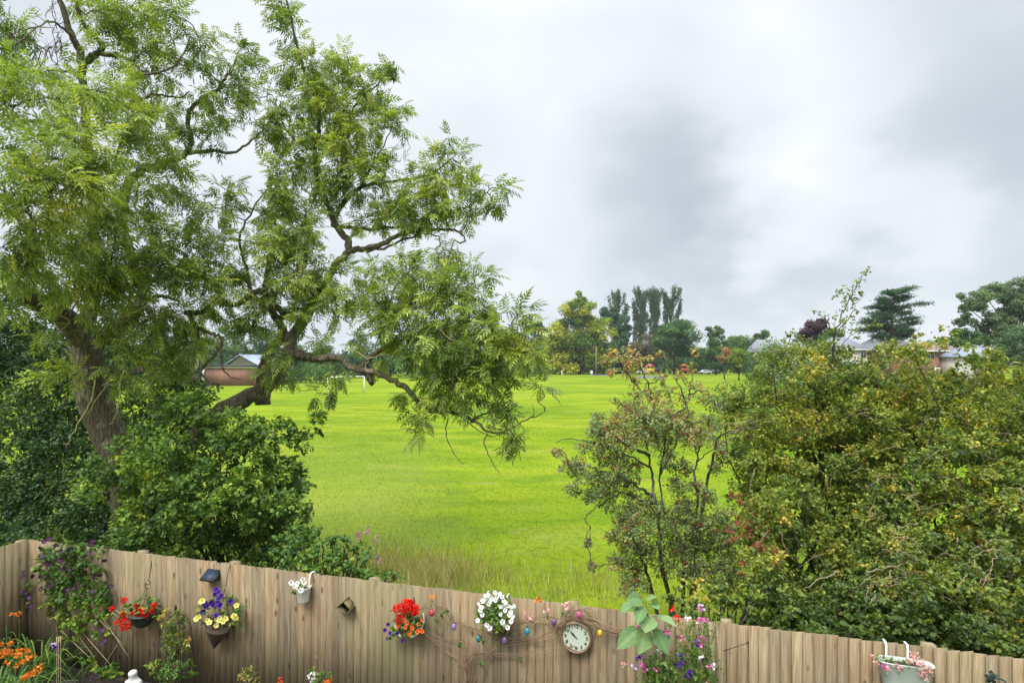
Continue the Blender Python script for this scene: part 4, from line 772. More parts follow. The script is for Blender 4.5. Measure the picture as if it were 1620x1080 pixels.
for q in ((280, 552, 18, 11.0, .5), (150, 500, 22, 9.7, .5), (175, 530, 18, 9.9, .5), (60, 520, 20, 9.2, .5), (185, 455, 30, 9.9, .55), (400, 500, 28, 11.4, .55), (440, 560, 22, 11.2, .5), (420, 590, 14, 11.2, .45), (480, 500, 24, 11.3, .5), (470, 440, 30, 11.2, .55), (350, 460, 30, 10.8, .5), (310, 440, 28, 10.8, .55), (275, 505, 26, 10.8, .5), (220, 545, 24, 10.4, .5), (200, 610, 16, 9.8, .5),
          (520, 470, 22, 11.2, .5), (560, 465, 26, 11.0, .5), (610, 500, 26, 10.5, .5), (650, 480, 28, 10.3, .5), (700, 450, 26, 10.2, .5), (740, 470, 24, 10.0, .5), (700, 540, 28, 9.9, .45), (740, 560, 26, 9.8, .5), (660, 545, 26, 10.1, .45), (620, 520, 24, 10.4, .45), (780, 530, 26, 9.7, .6), (810, 525, 22, 9.6, .65), (830, 560, 18, 9.6, .65), (770, 600, 22, 9.7, .4), (720, 610, 24, 9.8, .4), (700, 640, 16, 10.0, .4), (745, 640, 14, 9.8, .4), (670, 600, 18, 10.2, .4),
          (170, 320, 40, 9.6, .6), (210, 270, 36, 10.2, .6), (140, 340, 36, 9.4, .6), (80, 270, 40, 7.8, .65), (40, 340, 40, 7.6, .6), (180, 400, 36, 9.6, .5), (240, 400, 36, 10.2, .55), (110, 430, 34, 9.2, .5), (60, 430, 34, 8.4, .5), (180, 480, 26, 10.0, .5), (590, 280, 24, 11.5, .55), (540, 230, 28, 11.6, .65), (520, 170, 28, 11.8, .65), (450, 310, 26, 11.6, .5), (480, 370, 30, 11.5, .55), (430, 380, 28, 11.3, .55), (690, 310, 24, 11.2, .6), (640, 340, 22, 11.4, .55)): CL.append(q)
def ash_clump(GL, GB, sk, x, y, rp, dd, tint, lsize=.25, dmul=1.0, bare=0):
    s = dd / 900; c = P(x, y, dd); r = rp * s; b = sk.near(c)
    dist = np.linalg.norm(c - b); br = wiggle(b, c + rng.normal(size=3) * r * .2, 7, .07, .06)
    tube(GB, br, np.linspace(min(.03, .008 + dist * .014), .006, 7), 5, cap=False); sk.add(br[3:])
    k = max(3, int(14.5 * (r / .42) ** 2 * dmul)); D = rand_dirs(k, .15)
    for i in range(k):
        st = br[rng.integers(3, 7)]; e = c + D[i] * r * rng.uniform(.6, 1.05); tw = wiggle(st, e, 5, .08, .08)
        tube(GB, tw, np.linspace(.006, .0025, 5), 3, cap=False)
        if i < bare: continue
        nl = rng.integers(6, 10); u = rng.uniform(.3, 1.0, nl); u[0] = 1; j = np.minimum((u * 4).astype(int), 3)
        p = tw[j] + (tw[j + 1] - tw[j]) * (u * 4 - j)[:, None]
        tdir = unit(tw[-1] - tw[0])
        U = tdir * .7 + rng.normal(size=(nl, 3)) * .6; U[:, 2] -= .28; U[0] = tdir + [0, 0, -.2]
        N = rng.normal(size=(nl, 3)) * .35 + [0, 0, 1]
        tt = np.clip(tint - .08 + rng.normal() * .11 + rng.normal(size=nl) * .07, 0, .97)
        tt = tt * .88; place(GL, ashleaf, p, U, N, lsize * rng.uniform(.75, 1.2, nl), tt)
base_nodes = len(SK.p)
CL.sort(key=lambda c: np.linalg.norm(P(c[0], c[1], c[3]) - SK.near(P(c[0], c[1], c[3]))))
for (x, y, rp, dd, ti) in CL:
    ash_clump(GL, GB, SK, x, y, rp * 1.02, dd, min(.72, ti + rng.normal() * .07), .265, .68 if x < 430 and y < 420 else 1.0)
# a deeper layer so the crown is full from the side as well
for (x, y, rp, dd, ti) in CL:
    if rp > 30 and rng.random() < .12: ash_clump(GL, GB, SK, x + rng.normal() * 12, y + rng.normal() * 12, rp * .8, dd + rng.uniform(.8, 2.0), ti - .1, .25, .55)
# bare twigs in the thin parts of the crown
def bare_twigs(G, x, y, dd, n, lpx, rad=.006, dirn=(0, -1), spread=.9):
    for _ in range(n):
        a = math.atan2(dirn[1], dirn[0]) + rng.normal() * spread; l = lpx * rng.uniform(.5, 1.2); s0 = P(x + rng.normal() * lpx * .2, y + rng.normal() * lpx * .2, dd)
        e = P(x + math.cos(a) * l, y + math.sin(a) * l, dd + rng.normal() * .3); tw = wiggle(s0, e, 7, .07); tube(G, tw, np.linspace(rad, rad * .35, 7), 4, cap=False)
        for _ in range(3):
            i = rng.integers(2, 6); tube(G, wiggle(tw[i], tw[i] + unit(e - s0) * l * dd / 900 * .35 + rng.normal(size=3) * l * dd / 900 * .18, 4, .08), np.linspace(rad * .5, rad * .25, 4), 3, cap=False)
for a in ((60, 110, 10.6, 9, 60, .011), (80, 40, 10.8, 6, 45, .009), (100, 90, 11, 6, 40, .009), (640, 260, 11.7, 5, 35, .006, (.3, -1)), (750, 285, 11.2, 4, 25, .005, (.4, -1)), (290, 330, 11, 6, 40, .008), (360, 350, 11.4, 5, 40, .008), (775, 680, 9.7, 6, 30, .007, (1, .4), .5), (840, 575, 9.6, 4, 22, .004, (.6, .9), .6),
          (820, 510, 9.7, 4, 25, .005, (1, -.6), .5), (500, 600, 11.2, 4, 30, .005, (.2, 1), .8), (610, 245, 11.8, 4, 28, .006, (1, .2)), (720, 385, 11.2, 4, 22, .005, (.4, 1), .7), (400, 540, 11.5, 5, 40, .008, (-1, .2), .7), (350, 130, 11.9, 4, 30, .007)):
    bare_twigs(GB, *a)
GT.build('trunk', M['bark'], ash, smooth=True); GB.build('branch', M['bark'], ash, smooth=True); GL.build('foliage', M['ash'], ash)
# seed keys: small yellow hanging bunches
G = Geo()
for (x, y, dd) in ((35, 272, 7.3), (95, 320, 7.6), (112, 328, 7.7), (75, 335, 7.6), (568, 478, 11), (815, 555, 9.6), (795, 552, 9.6), (830, 545, 9.6), (540, 462, 11)):
    n = 60; p = P(x, y, dd) + rng.normal(size=(n, 3)) * [.07, .08, .09]; U = rng.normal(size=(n, 3)) * .25 + [0, 0, -1]
    place(G, kite(.22), p, U, rng.normal(size=(n, 3)), rng.uniform(.04, .06, n), rng.uniform(.7, 1, n))
tag(G.build('seed_bunch', M['ash'], ash), kind='stuff')
# ivy like wiry shoots on the trunk
G = Geo()
for pts in ([(145, 545, 10.1), (155, 525, 10.0), (153, 500, 9.9), (163, 480, 9.8), (160, 465, 9.7), (150, 452, 9.7)], [(150, 545, 10.1), (165, 522, 9.9), (185, 505, 9.8), (215, 492, 9.8), (240, 478, 9.9)], [(122, 552, 10.1), (120, 560, 10.1), (95, 575, 9.9)], [(190, 605, 9.7), (188, 640, 9.6), (184, 660, 9.6), (173, 671, 9.6)], [(195, 585, 9.7), (188, 605, 9.7), (160, 610, 9.8)], [(150, 600, 9.9), (140, 640, 9.8), (118, 680, 9.6), (105, 705, 9.5)], [(175, 595, 9.8), (150, 640, 9.8), (138, 655, 9.8)], [(95, 500, 9.5), (110, 510, 9.6), (80, 530, 9.3)], [(162, 440, 9.6), (150, 430, 9.6), (120, 440, 9.4)], [(563, 556, 10.5), (582, 568, 10.5), (578, 580, 10.5), (585, 590, 10.5)], [(582, 568, 10.5), (605, 562, 10.4), (625, 566, 10.4)], [(695, 520, 9.8), (712, 535, 9.8), (722, 546, 9.8)], [(705, 562, 9.7), (718, 575, 9.7), (727, 590, 9.7)]):
    G = Geo(); limb(G, Skel(), pts, .014, .006, 5, 0, .012); G.build('shoot', M['twigy'], ash)

# ------------------------------------------------------------------ bushes
def bush(name, label, cat, poly, sp, dfun, mat, size, tint=.45, spray=16, per=9, layers=((0, 1),), tp=None, loc=None, yellow=(), branches=None, barkm='barkdark', tsp=.15, up=.35, tintf=None, r=1.0, berries=0, bare=0, extra=(), ground=True, jy=.1):
    G = Geo(); B = Geo(); tp = tp or lobed(); pts = []
    for (dz, keep) in layers:
        for (x, y) in fill(poly, sp):
            if random.random() < keep and (dz <= 0 or dz < .3 or y > min(q[1] for q in poly) + 60): pts.append((x, y, dfun(x, y) + dz, sp * .78 * r, dz))
    for (x, y, rp) in extra: pts.append((x, y, dfun(x, y), rp, 0))
    cen = []
    for (x, y, dd, rp, dz) in pts:
        c = P(x, y, dd); c[1] += rng.normal() * jy; rr = rp * dd / 900 * rng.uniform(.7, 1.25)
        if c[2] < .12: continue
        t = tint + rng.normal() * .08 + (tintf(x, y) if tintf else 0)
        for (yx, yy, yr, ya) in yellow: t += ya * math.exp(-((x - yx) ** 2 + (y - yy) ** 2) / yr ** 2)
        f = (rr / .28) ** 1.6; grow_blob(G, c, rr, max(4, int(spray * f)), per, size, tp, t, tsp, up); cen.append(c)
    cen = np.array(cen); loc = loc if loc is not None else np.array([cen[:, 0].mean(), cen[:, 1].max(), 0]); root = thing(name, label, cat, loc)
    for c in cen[:len(cen) - len(extra)][:: max(1, len(cen) // 40)]:
        tube(B, wiggle(np.array([loc[0] + (c[0] - loc[0]) * .25 + rng.normal() * .08, loc[1] + rng.normal() * .1, 0]), c, 7, .05), np.linspace(.035, .008, 7), 5)
    if branches: branches(B)
    B.build('branch', M[barkm], root); G.build('foliage', M[mat], root)
    return root, cen
# dark hedge behind the trunk at the left
polyD = [(-60, 490), (60, 475), (120, 500), (190, 560), (330, 600), (330, 650), (230, 700), (200, 760), (190, 880), (60, 866), (-60, 900)]
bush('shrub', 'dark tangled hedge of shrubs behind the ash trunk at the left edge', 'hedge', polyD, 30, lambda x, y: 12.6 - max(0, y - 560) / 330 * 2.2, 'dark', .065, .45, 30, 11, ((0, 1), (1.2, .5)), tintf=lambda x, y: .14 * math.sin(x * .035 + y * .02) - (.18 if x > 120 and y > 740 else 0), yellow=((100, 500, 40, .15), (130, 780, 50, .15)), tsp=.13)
# foreground maple bush
polyM = [(152, 775), (178, 715), (235, 672), (262, 640), (305, 630), (345, 636), (385, 660), (430, 672), (470, 675), (508, 652), (512, 664), (490, 690), (482, 705), (450, 715), (452, 750), (470, 790), (490, 830), (478, 880), (400, 900), (240, 872), (180, 862), (190, 810)]
def dM(x, y): return 10.2 - 1.0 * math.exp(-((x - 330) / 150) ** 2 - ((y - 760) / 110) ** 2) - max(0, y - 700) / 190 * .45
bush('maple_bush', 'big rounded dark green maple bush in front of the ash trunk', 'bush', polyM, 29, dM, 'bushA', .066, .36, 38, 11, ((0, 1), (.75, .6)), tintf=lambda x, y: .12 * math.sin(x * .05 + 1) * math.sin(y * .06), yellow=((232, 750, 24, .36), (205, 820, 14, .22), (300, 640, 50, .08), (375, 850, 24, .12)),
     extra=[(498, 662, 11), (505, 658, 8), (462, 672, 12), (512, 668, 6), (488, 690, 9), (165, 765, 10)], tsp=.13, up=.55, jy=.22)
# nettles and brambles along the back of the fence
polyN = [(428, 850), (470, 835), (500, 838), (560, 845), (575, 865), (590, 900), (625, 912), (640, 926), (520, 908), (440, 905)]
bush('nettle_bed', 'light green nettles and brambles growing behind the fence right of the maple bush', 'weeds', polyN, 16, lambda x, y: 6.53 / (1 + .289 * (x - 810) / 900) + .5 + max(0, 900 - y) / 60 * .9, 'gleaf', .06, .42, 26, 9, ((0, 1), (.4, .6)), tintf=lambda x, y: .1 * math.sin(x * .08), tsp=.14, up=.9)
polyN2 = [(1055, 945), (1080, 930), (1200, 930), (1220, 985), (1100, 978), (1060, 975)]
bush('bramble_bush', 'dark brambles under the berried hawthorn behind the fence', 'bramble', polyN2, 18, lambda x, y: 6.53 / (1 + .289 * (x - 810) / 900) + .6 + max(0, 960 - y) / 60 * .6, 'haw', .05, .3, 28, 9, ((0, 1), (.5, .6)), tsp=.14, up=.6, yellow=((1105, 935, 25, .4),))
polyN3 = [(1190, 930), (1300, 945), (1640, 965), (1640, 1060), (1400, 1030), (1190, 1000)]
bush('shadow_undergrowth', 'ivy and scrub with shadow put into the leaf colour at the foot of the big hawthorns behind the fence', 'shadow_undergrowth', polyN3, 20, lambda x, y: 6.53 / (1 + .289 * (x - 810) / 900) + .75 + max(0, 1000 - y) / 60 * .5, 'haw', .055, .14, 30, 9, ((0, 1), (.6, .9)), tsp=.12, up=.6)  # low leaf tint paints in the dark shadow below the hawthorns
# pink willowherb spikes
M['pink'] = petal_mat('pink flower', [(.22, .05, .16), (.42, .10, .30), (.58, .22, .45), (.7, .35, .55)])
for i, (x, y, lab) in enumerate(((581, 831, 'tallest pink willowherb spike behind the fence'), (567, 840, 'leftmost pink willowherb spike behind the fence'), (596, 846, 'rightmost of the three upper pink willowherb spikes'), (555, 882, 'small pink flower spike low in the nettles'), (598, 877, 'pink flower spike at the edge of the dry grass'))):
    dd = 9.0; p = P(x, y, dd); b = np.array([p[0] + rng.normal() * .05, dd, 0.]); root = thing('willowherb', lab, 'wild flower', b, 'pink willowherb growing behind the fence')
    G = Geo(); tube(G, wiggle(b, p, 6, .03), np.linspace(.006, .003, 6), 4); G.build('stem', M['stem'], root)
    G = Geo(); n = 45; u = rng.random(n)[:, None]; q = p + u * [0, 0, -.14] + rng.normal(size=(n, 3)) * [.018, .018, .01]; place(G, kite(.8), q, rand_dirs(n), rand_dirs(n), rng.uniform(.018, .035, n), rng.random(n)); G.build('flower', M['pink'], root)
    G = Geo(); n = 26; u = rng.random(n)[:, None]; q = b + (p - b) * (.35 + .55 * u); place(G, kite(.2), q, rand_dirs(n, .2), rand_dirs(n, 2), rng.uniform(.06, .1, n), rng.uniform(.3, .6, n)); G.build('leaf', M['haw'], root)

# ------------------------------------------------------------------ berried hawthorn, right of centre
haw = thing('hawthorn_tree', 'sparse many stemmed hawthorn covered in dull red berries right of centre', 'tree', (P(1065, 0, 8.3)[0], 8.3, 0)); GT = Geo(); GB = Geo(); GL = Geo(); GR = Geo(); SK = Skel(); D = 8.3
def HL(pts, r0, r1, s=6, dz=0.0): return limb(GT, SK, [(x, y, D + dz + .25 * math.sin(i * 1.3 + x)) if i else (x, y, D) for i, (x, y) in enumerate(pts)], r0, r1, s, .05, .01)
HL([(1070, 1075), (1062, 960), (1046, 890), (1043, 830), (1036, 785), (1031, 748), (1025, 715), (1022, 690), (1018, 660)], .04, .008, 8)
HL([(1078, 1075), (1080, 960), (1082, 900), (1075, 850), (1050, 800), (1045, 750), (1052, 700), (1058, 660)], .034, .008)
HL([(1085, 1075), (1095, 960), (1092, 880), (1104, 793), (1099, 757), (1102, 730), (1108, 700)], .034, .01, 7)
HL([(1088, 1075), (1100, 900), (1112, 800), (1122, 750), (1131, 715), (1135, 695), (1147, 684), (1170, 680), (1200, 674)], .032, .008, 7, .2)
HL([(1065, 1075), (1030, 930), (1015, 880), (1000, 850), (985, 830)], .035, .012)
HL([(1033, 785), (1018, 775), (995, 760), (974, 752), (952, 746), (925, 735), (900, 740)], .03, .008)
HL([(1027, 720), (1008, 712), (989, 702), (975, 692), (968, 688), (950, 680)], .028, .008)
HL([(1040, 800), (1015, 790), (985, 780), (965, 790), (940, 805), (925, 820)], .022, .006)
HL([(1030, 740), (985, 715), (955, 705), (930, 698), (900, 693), (880, 700)], .018, .005)
HL([(1020, 670), (1036, 645), (1028, 630), (1017, 620), (996, 596), (981, 570), (970, 558)], .022, .006)
HL([(1034, 650), (1030, 625), (1025, 605), (1014, 585), (1008, 570)], .014, .005)
HL([(1058, 665), (1078, 650), (1088, 637), (1092, 610), (1096, 592), (1100, 560)], .018, .005)
HL([(1086, 640), (1078, 615), (1064, 592), (1052, 570), (1046, 558)], .012, .004)
HL([(1090, 625), (1110, 618), (1130, 628), (1145, 645)], .01, .004)
HL([(1104, 730), (1118, 718), (1133, 708)], .012, .005)
HL([(1045, 750), (1060, 720), (1075, 690), (1095, 670), (1130, 660)], .016, .005)
HC = [(970, 566, 10, .8), (985, 562, 13, .9), (1000, 572, 14, .85), (958, 572, 8, .75), (992, 588, 13, .9), (1012, 590, 10, .8), (1046, 560, 6, .85), (1100, 558, 7, .85), (1028, 566, 5, .8), (1050, 590, 6, .7), (1096, 582, 7, .8), (1045, 600, 7, .75), (1075, 596, 8, .75), (1060, 618, 12, .7), (1040, 640, 15, .75), (1020, 625, 9, .7), (1100, 615, 14, .7), (1122, 635, 14, .55), (1002, 632, 14, .6), (980, 635, 10, .6), (1080, 635, 12, .7),
      (1140, 645, 10, .4), (945, 665, 12, .4), (940, 680, 12, .3), (960, 690, 17, .6), (975, 670, 18, .7), (1000, 655, 18, .65), (1020, 670, 20, .45), (1045, 665, 20, .4), (1065, 680, 18, .55), (1090, 690, 18, .7), (1110, 690, 16, .7), (985, 700, 18, .65), (1005, 690, 17, .75), (1050, 700, 16, .45), (1120, 670, 14, .45), (950, 700, 14, .5), (955, 725, 14, .4), (975, 725, 14, .5),
      (925, 710, 10, .5), (900, 740, 12, .55), (880, 715, 7, .7), (920, 750, 14, .35), (945, 760, 16, .3), (975, 745, 14, .5), (1000, 740, 14, .5), (905, 775, 9, .5), (935, 785, 12, .4), (960, 790, 14, .4), (990, 770, 16, .4), (1005, 800, 18, .45), (1030, 800, 16, .4), (1060, 730, 13, .4), (1080, 740, 13, .4), (1070, 770, 14, .4), (1100, 770, 12, .5), (1130, 740, 10, .5), (1140, 715, 9, .6),
      (985, 820, 18, .5), (1010, 835, 20, .5), (1040, 830, 20, .4), (1070, 820, 20, .4), (1100, 830, 20, .4), (1130, 830, 18, .45), (995, 860, 18, .5), (1025, 870, 18, .4), (1060, 860, 20, .35), (1095, 865, 20, .35), (1130, 870, 20, .35), (970, 850, 12, .6), (1000, 900, 18, .5), (1120, 905, 18, .4), (1095, 915, 16, .65), (1150, 900, 18, .4), (1150, 850, 16, .5), (975, 890, 12, .6), (930, 858, 5, .6), (935, 895, 6, .7)]
HC += [(990, 930, 12, .5), (1010, 925, 14, .5), (1170, 880, 16, .4), (1165, 920, 16, .45), (1140, 935, 16, .4), (1080, 890, 20, .4), (1050, 900, 14, .45), (1110, 850, 20, .45), (1150, 820, 16, .5), (1085, 800, 16, .5), (1120, 790, 14, .5), (1030, 690, 16, .6), (1060, 660, 16, .6), (1085, 665, 16, .7), (1015, 655, 14, .7), (965, 770, 12, .4), (915, 735, 12, .5), (1005, 605, 8, .8), (1035, 620, 8, .75), (968, 590, 6, .85), (1010, 572, 6, .8)]
HC.sort(key=lambda c: np.linalg.norm(P(c[0], c[1], D) - SK.near(P(c[0], c[1], D))))
hleaf = lobed(.8)
def berries(G, c, r, n):
    k = np.array([[1, 0, 0], [-1, 0, 0], [0, 1, 0], [0, -1, 0], [0, 0, 1], [0, 0, -1]]) * .0085
    f = np.array([[0, 2, 4], [2, 1, 4], [1, 3, 4], [3, 0, 4], [2, 0, 5], [1, 2, 5], [3, 1, 5], [0, 3, 5]])
    for _ in range(max(1, n // 5)):
        o = c + rand_dirs(1, .2)[0] * r * rng.uniform(.4, 1.05); q = o + rng.normal(size=(5, 3)) * .012
        G.add((q[:, None] + k * 1.15).reshape(-1, 3), (f[None] + (np.arange(5) * 6)[:, None, None]).reshape(-1, 3))
for (x, y, rp, ti) in HC:
    for dz in ((0,) if y < 650 else (-.2, .4)):
        dd = D + dz + rng.normal() * .18; c = P(x, y, dd); r = rp * dd / 900; b = SK.near(c); br = wiggle(b, c, 6, .08); tube(GB, br, np.linspace(.009, .004, 6), 4, cap=False); SK.add(br[2:])
        k = max(3, int(8 * (r / .15) ** 1.7)); Dr = rand_dirs(k, .2)
        for i in range(min(2 * k, 14)): tube(GB, wiggle(br[rng.integers(2, 6)], c + Dr[i % k] * r * rng.uniform(.7, 1.3) + rng.normal(size=3) * r * .3, 4, .12), [.004, .003, .0025, .002], 3, cap=False)
        grow_blob(GL, c, r * 1.3, k * 4, 9, .037, hleaf, .12 + (ti - .35) * .8, .13, .2, .9); berries(GR, c, r * 1.1, int(26 * (r / .15) ** 2 * (1.6 if ti > .45 else .5)))
GT.build('trunk', M['hawbark'], haw, smooth=True); GB.build('branch', M['hawbark'], haw); GL.build('foliage', M['hawred'], haw); tag(GR.build('berries', M['berry'], haw), kind='stuff')

# ------------------------------------------------------------------ big hawthorns at the right
def straggle(G, n, xr, yr, dfun, L=(30, 90), rad=.006):
    for _ in range(n):
        x, y = rng.uniform(*xr), rng.uniform(*yr); a = rng.normal() * 1.0 + (.5 if rng.random() < .6 else 2.6); l = rng.uniform(*L); d0 = dfun(x, y) - .2
        x1, y1 = x + math.cos(a) * l, y + abs(math.sin(a)) * l * .8; pts = [P(x, y, d0), P((x + x1) / 2, (y + y1) / 2 - l * .12, d0 - .12), P(x1, y1, d0 - .1)]
        q = spline(pts, per=5); q += rng.normal(size=q.shape) * .008; tube(G, q, np.linspace(rad, rad * .35, len(q)), 4, cap=False)
        for _ in range(2):
            i = rng.integers(2, len(q) - 2); tube(G, wiggle(q[i], q[i] + rng.normal(size=3) * .14 + [0, 0, -.08], 4, .1), [rad * .5, rad * .4, rad * .3, rad * .25], 3, cap=False)
polyR1 = [(1150, 660), (1172, 600), (1196, 575), (1222, 550), (1262, 552), (1300, 545), (1330, 550), (1372, 562), (1395, 575), (1400, 700), (1400, 985), (1290, 978), (1215, 968), (1180, 900), (1168, 820), (1165, 740)]
polyR2 = [(1360, 600), (1400, 552), (1440, 542), (1470, 552), (1500, 556), (1530, 560), (1560, 574), (1590, 566), (1620, 552), (1720, 552), (1720, 1010), (1620, 1000), (1400, 985), (1380, 800)]
def dR1(x, y): return 9.6 - max(0, y - 600) / 380 * 2.9 + .35 * math.sin(x * .03)
def dR2(x, y): return 9.0 - max(0, y - 590) / 400 * 2.7 - (x - 1400) / 300 * .5 + .3 * math.sin(x * .04 + y * .02)
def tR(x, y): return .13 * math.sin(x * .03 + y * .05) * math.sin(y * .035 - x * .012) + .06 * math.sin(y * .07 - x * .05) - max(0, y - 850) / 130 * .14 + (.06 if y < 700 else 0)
def brR1(B):
    s = Skel(); d = 9.7
    for pts, r0 in (([(1305, 980), (1302, 820), (1300, 720), (1303, 660), (1310, 640), (1308, 610), (1314, 575)], .06), ([(1314, 580), (1322, 530), (1330, 505), (1345, 470), (1358, 448), (1376, 424)], .016), ([(1306, 650), (1290, 620), (1270, 600), (1250, 580), (1236, 545)], .03), ([(1310, 640), (1330, 610), (1350, 590), (1380, 570), (1395, 560)], .03), ([(1303, 680), (1275, 690), (1240, 700), (1210, 720)], .025),
                    ([(1303, 700), (1340, 670), (1370, 640), (1400, 620)], .03), ([(1318, 560), (1322, 530), (1345, 500), (1362, 470)], .012), ([(1320, 545), (1312, 515), (1300, 500), (1290, 492)], .010)):
        limb(B, s, [(x, y, d) for x, y in pts], r0, .004, 6, .05, .012)
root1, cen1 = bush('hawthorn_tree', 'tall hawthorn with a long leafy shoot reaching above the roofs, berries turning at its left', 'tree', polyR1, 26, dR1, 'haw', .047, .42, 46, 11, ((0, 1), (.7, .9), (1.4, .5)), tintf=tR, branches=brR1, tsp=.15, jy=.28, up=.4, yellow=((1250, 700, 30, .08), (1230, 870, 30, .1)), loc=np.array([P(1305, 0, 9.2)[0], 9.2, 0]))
# leafy tips of the top shoot and airy upper sprays
G = Geo(); B = Geo()
for (x, y, r) in ((1374, 427, 5), (1366, 434, 6), (1360, 444, 6), (1354, 454, 7), (1348, 464, 7), (1343, 474, 9), (1336, 486, 9), (1360, 467, 5), (1353, 477, 6), (1352, 492, 6), (1330, 500, 10), (1345, 505, 7), (1320, 470, 4), (1325, 462, 5), (1334, 458, 6), (1292, 493, 4), (1300, 495, 4), (1308, 500, 4), (1328, 515, 12), (1320, 530, 14), (1342, 520, 10), (1365, 520, 9), (1380, 515, 9), (1392, 520, 7), (1350, 530, 10), (1310, 545, 12), (1250, 528, 8), (1262, 535, 8), (1246, 540, 9)):
    c = P(x, y, 9.7); grow_blob(G, c, r * 9.7 / 900, max(3, int(r * .9)), 4, .048, hleaf, .4, .1, .3)
for pts in ([(1322, 560), (1340, 535), (1365, 522), (1392, 518)], [(1240, 560), (1250, 535), (1255, 525)], [(1300, 560), (1290, 545), (1262, 535)]): limb(B, Skel(), [(x, y, 9.7) for x, y in pts], .009, .003, 4, 0, .006)
tag(G.build('top_foliage', M['haw'], root1), kind='stuff'); B.build('twig', M['barkdark'], root1)
B = Geo(); straggle(B, 36, (1190, 1400), (640, 930), dR1, (25, 70), .0055)
for pts in ([(1150, 690), (1175, 680), (1200, 672), (1225, 668)], [(1140, 700), (1165, 690), (1190, 690)], [(1155, 690), (1170, 672), (1195, 660)]): limb(B, Skel(), [(x, y, 8.8) for x, y in pts], .012, .004, 5, 0, .02)
bare_twigs(B, 1170, 685, 8.8, 10, 45, .006, (1, -.15), .5); tag(B.build('dead_twigs', M['twig'], root1), kind='stuff')
GR = Geo()
for (x, y, r) in ((1175, 835, 18), (1195, 850, 20), (1160, 850, 14), (1205, 870, 14), (1180, 900, 12), (1230, 880, 10), (1165, 790, 12), (1190, 830, 14)): berries(GR, P(x, y, dR1(x, y) - .1), r * .010, 70)
tag(GR.build('berries', M['berry'], root1), kind='stuff')
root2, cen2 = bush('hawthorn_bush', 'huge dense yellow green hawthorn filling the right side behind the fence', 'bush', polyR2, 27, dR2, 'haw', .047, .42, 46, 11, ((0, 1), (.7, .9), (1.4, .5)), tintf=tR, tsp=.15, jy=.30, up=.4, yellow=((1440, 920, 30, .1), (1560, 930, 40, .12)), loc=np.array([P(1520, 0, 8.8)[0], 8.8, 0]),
    extra=[(1478, 520, 7), (1470, 530, 6), (1488, 528, 6), (1480, 540, 7), (1530, 545, 9), (1425, 555, 10), (1450, 550, 7), (1400, 545, 9), (1418, 540, 7)])
B = Geo(); straggle(B, 60, (1380, 1620), (650, 960), dR2, (25, 85), .0055)
for pts in ([(1515, 625, 9.0), (1540, 612, 8.9), (1570, 600, 8.8), (1590, 590, 8.8), (1604, 572, 8.7)], [(1520, 640, 8.9), (1560, 625, 8.8), (1590, 612, 8.7)], [(1535, 600, 9), (1535, 618, 9), (1525, 630, 9)], [(1453, 595, 9), (1462, 580, 9), (1470, 570, 9)], [(1330, 905, 6.9), (1300, 915, 6.9), (1270, 935, 6.9)], [(1560, 870, 6.8), (1585, 890, 6.8), (1600, 915, 6.8), (1615, 925, 6.8)], [(1545, 865, 6.8), (1575, 880, 6.8), (1600, 890, 6.8), (1625, 885, 6.8)], [(1515, 850, 6.9), (1512, 890, 6.9), (1520, 920, 6.9)], [(1370, 905, 6.8), (1410, 895, 6.8), (1450, 905, 6.8), (1480, 900, 6.8)], [(1400, 940, 6.7), (1440, 950, 6.6), (1480, 975, 6.6), (1520, 1003, 6.5)]):
    limb(B, Skel(), pts, .010, .004, 5, 0, .015)
tag(B.build('dead_twigs', M['twig'], root2), kind='stuff')
#@@GARDEN
# ------------------------------------------------------------------ garden: materials and helpers
M['varieg'] = leaf_mat('variegated leaf', [(.05, .10, .02), (.12, .18, .03), (.24, .28, .05), (.40, .38, .09), (.50, .22, .08)])
M['sunleaf'] = leaf_mat('sunflower leaf', [(0.099, 0.187, 0.069), (0.154, 0.264, 0.0978), (0.264, 0.374, 0.161)], rough=.7)
M['redp_'] = petal_mat('scarlet petal', [(.38, .006, .006), (.62, .012, .010), (.75, .02, .015), (.8, .05, .03)])
M['orangep'] = petal_mat('orange petal', [(.12, .01, .01), (.62, .08, .02), (.75, .16, .03), (.8, .22, .05)])
M['whitep'] = petal_mat('white petal', [(.18, .10, .20), (.62, .60, .64), (.74, .73, .75), (.8, .8, .8)])
M['yellowp'] = petal_mat('yellow petal', [(.45, .30, .03), (.70, .60, .10), (.78, .70, .22), (.8, .75, .35)])
M['purplep'] = petal_mat('violet petal', [(.02, .008, .05), (.05, .012, .18), (.09, .025, .30), (.16, .06, .40)])
M['plump'] = petal_mat('plum clematis petal', [(0.018, 0.0072, 0.021), (0.036, 0.012, 0.042), (0.06, 0.021, 0.066), (0.102, 0.048, 0.102)])
M['magp'] = petal_mat('magenta petal', [(.30, .01, .12), (.50, .03, .25), (.62, .12, .38), (.7, .3, .5)])
M['lilacp'] = petal_mat('lilac petal', [(.25, .15, .32), (.42, .30, .50), (.55, .42, .60), (.6, .5, .65)])
M['pinkp'] = petal_mat('pink petal', [(.5, .12, .16), (.65, .28, .30), (.72, .45, .44), (.75, .6, .55)])
M['crocp'] = petal_mat('orange crocosmia petal', [(.5, .08, .015), (.68, .15, .02), (.75, .26, .03), (.8, .36, .05)])
M['wicker'] = bark_mat('wicker', (.10, .065, .045), (.26, .19, .14), None, 40)
M['gpot'] = plain('sage pot', (.40, .46, .40), .5, .4, .06, 8); M['cream'] = plain('cream enamel', (.66, .65, .56), .45, .45, .06, 8)
M['dkpot'] = plain('dark green pot', (.03, .045, .035), .6, .3); M['wire'] = plain('black wire', (.02, .02, .02), .5, .5)
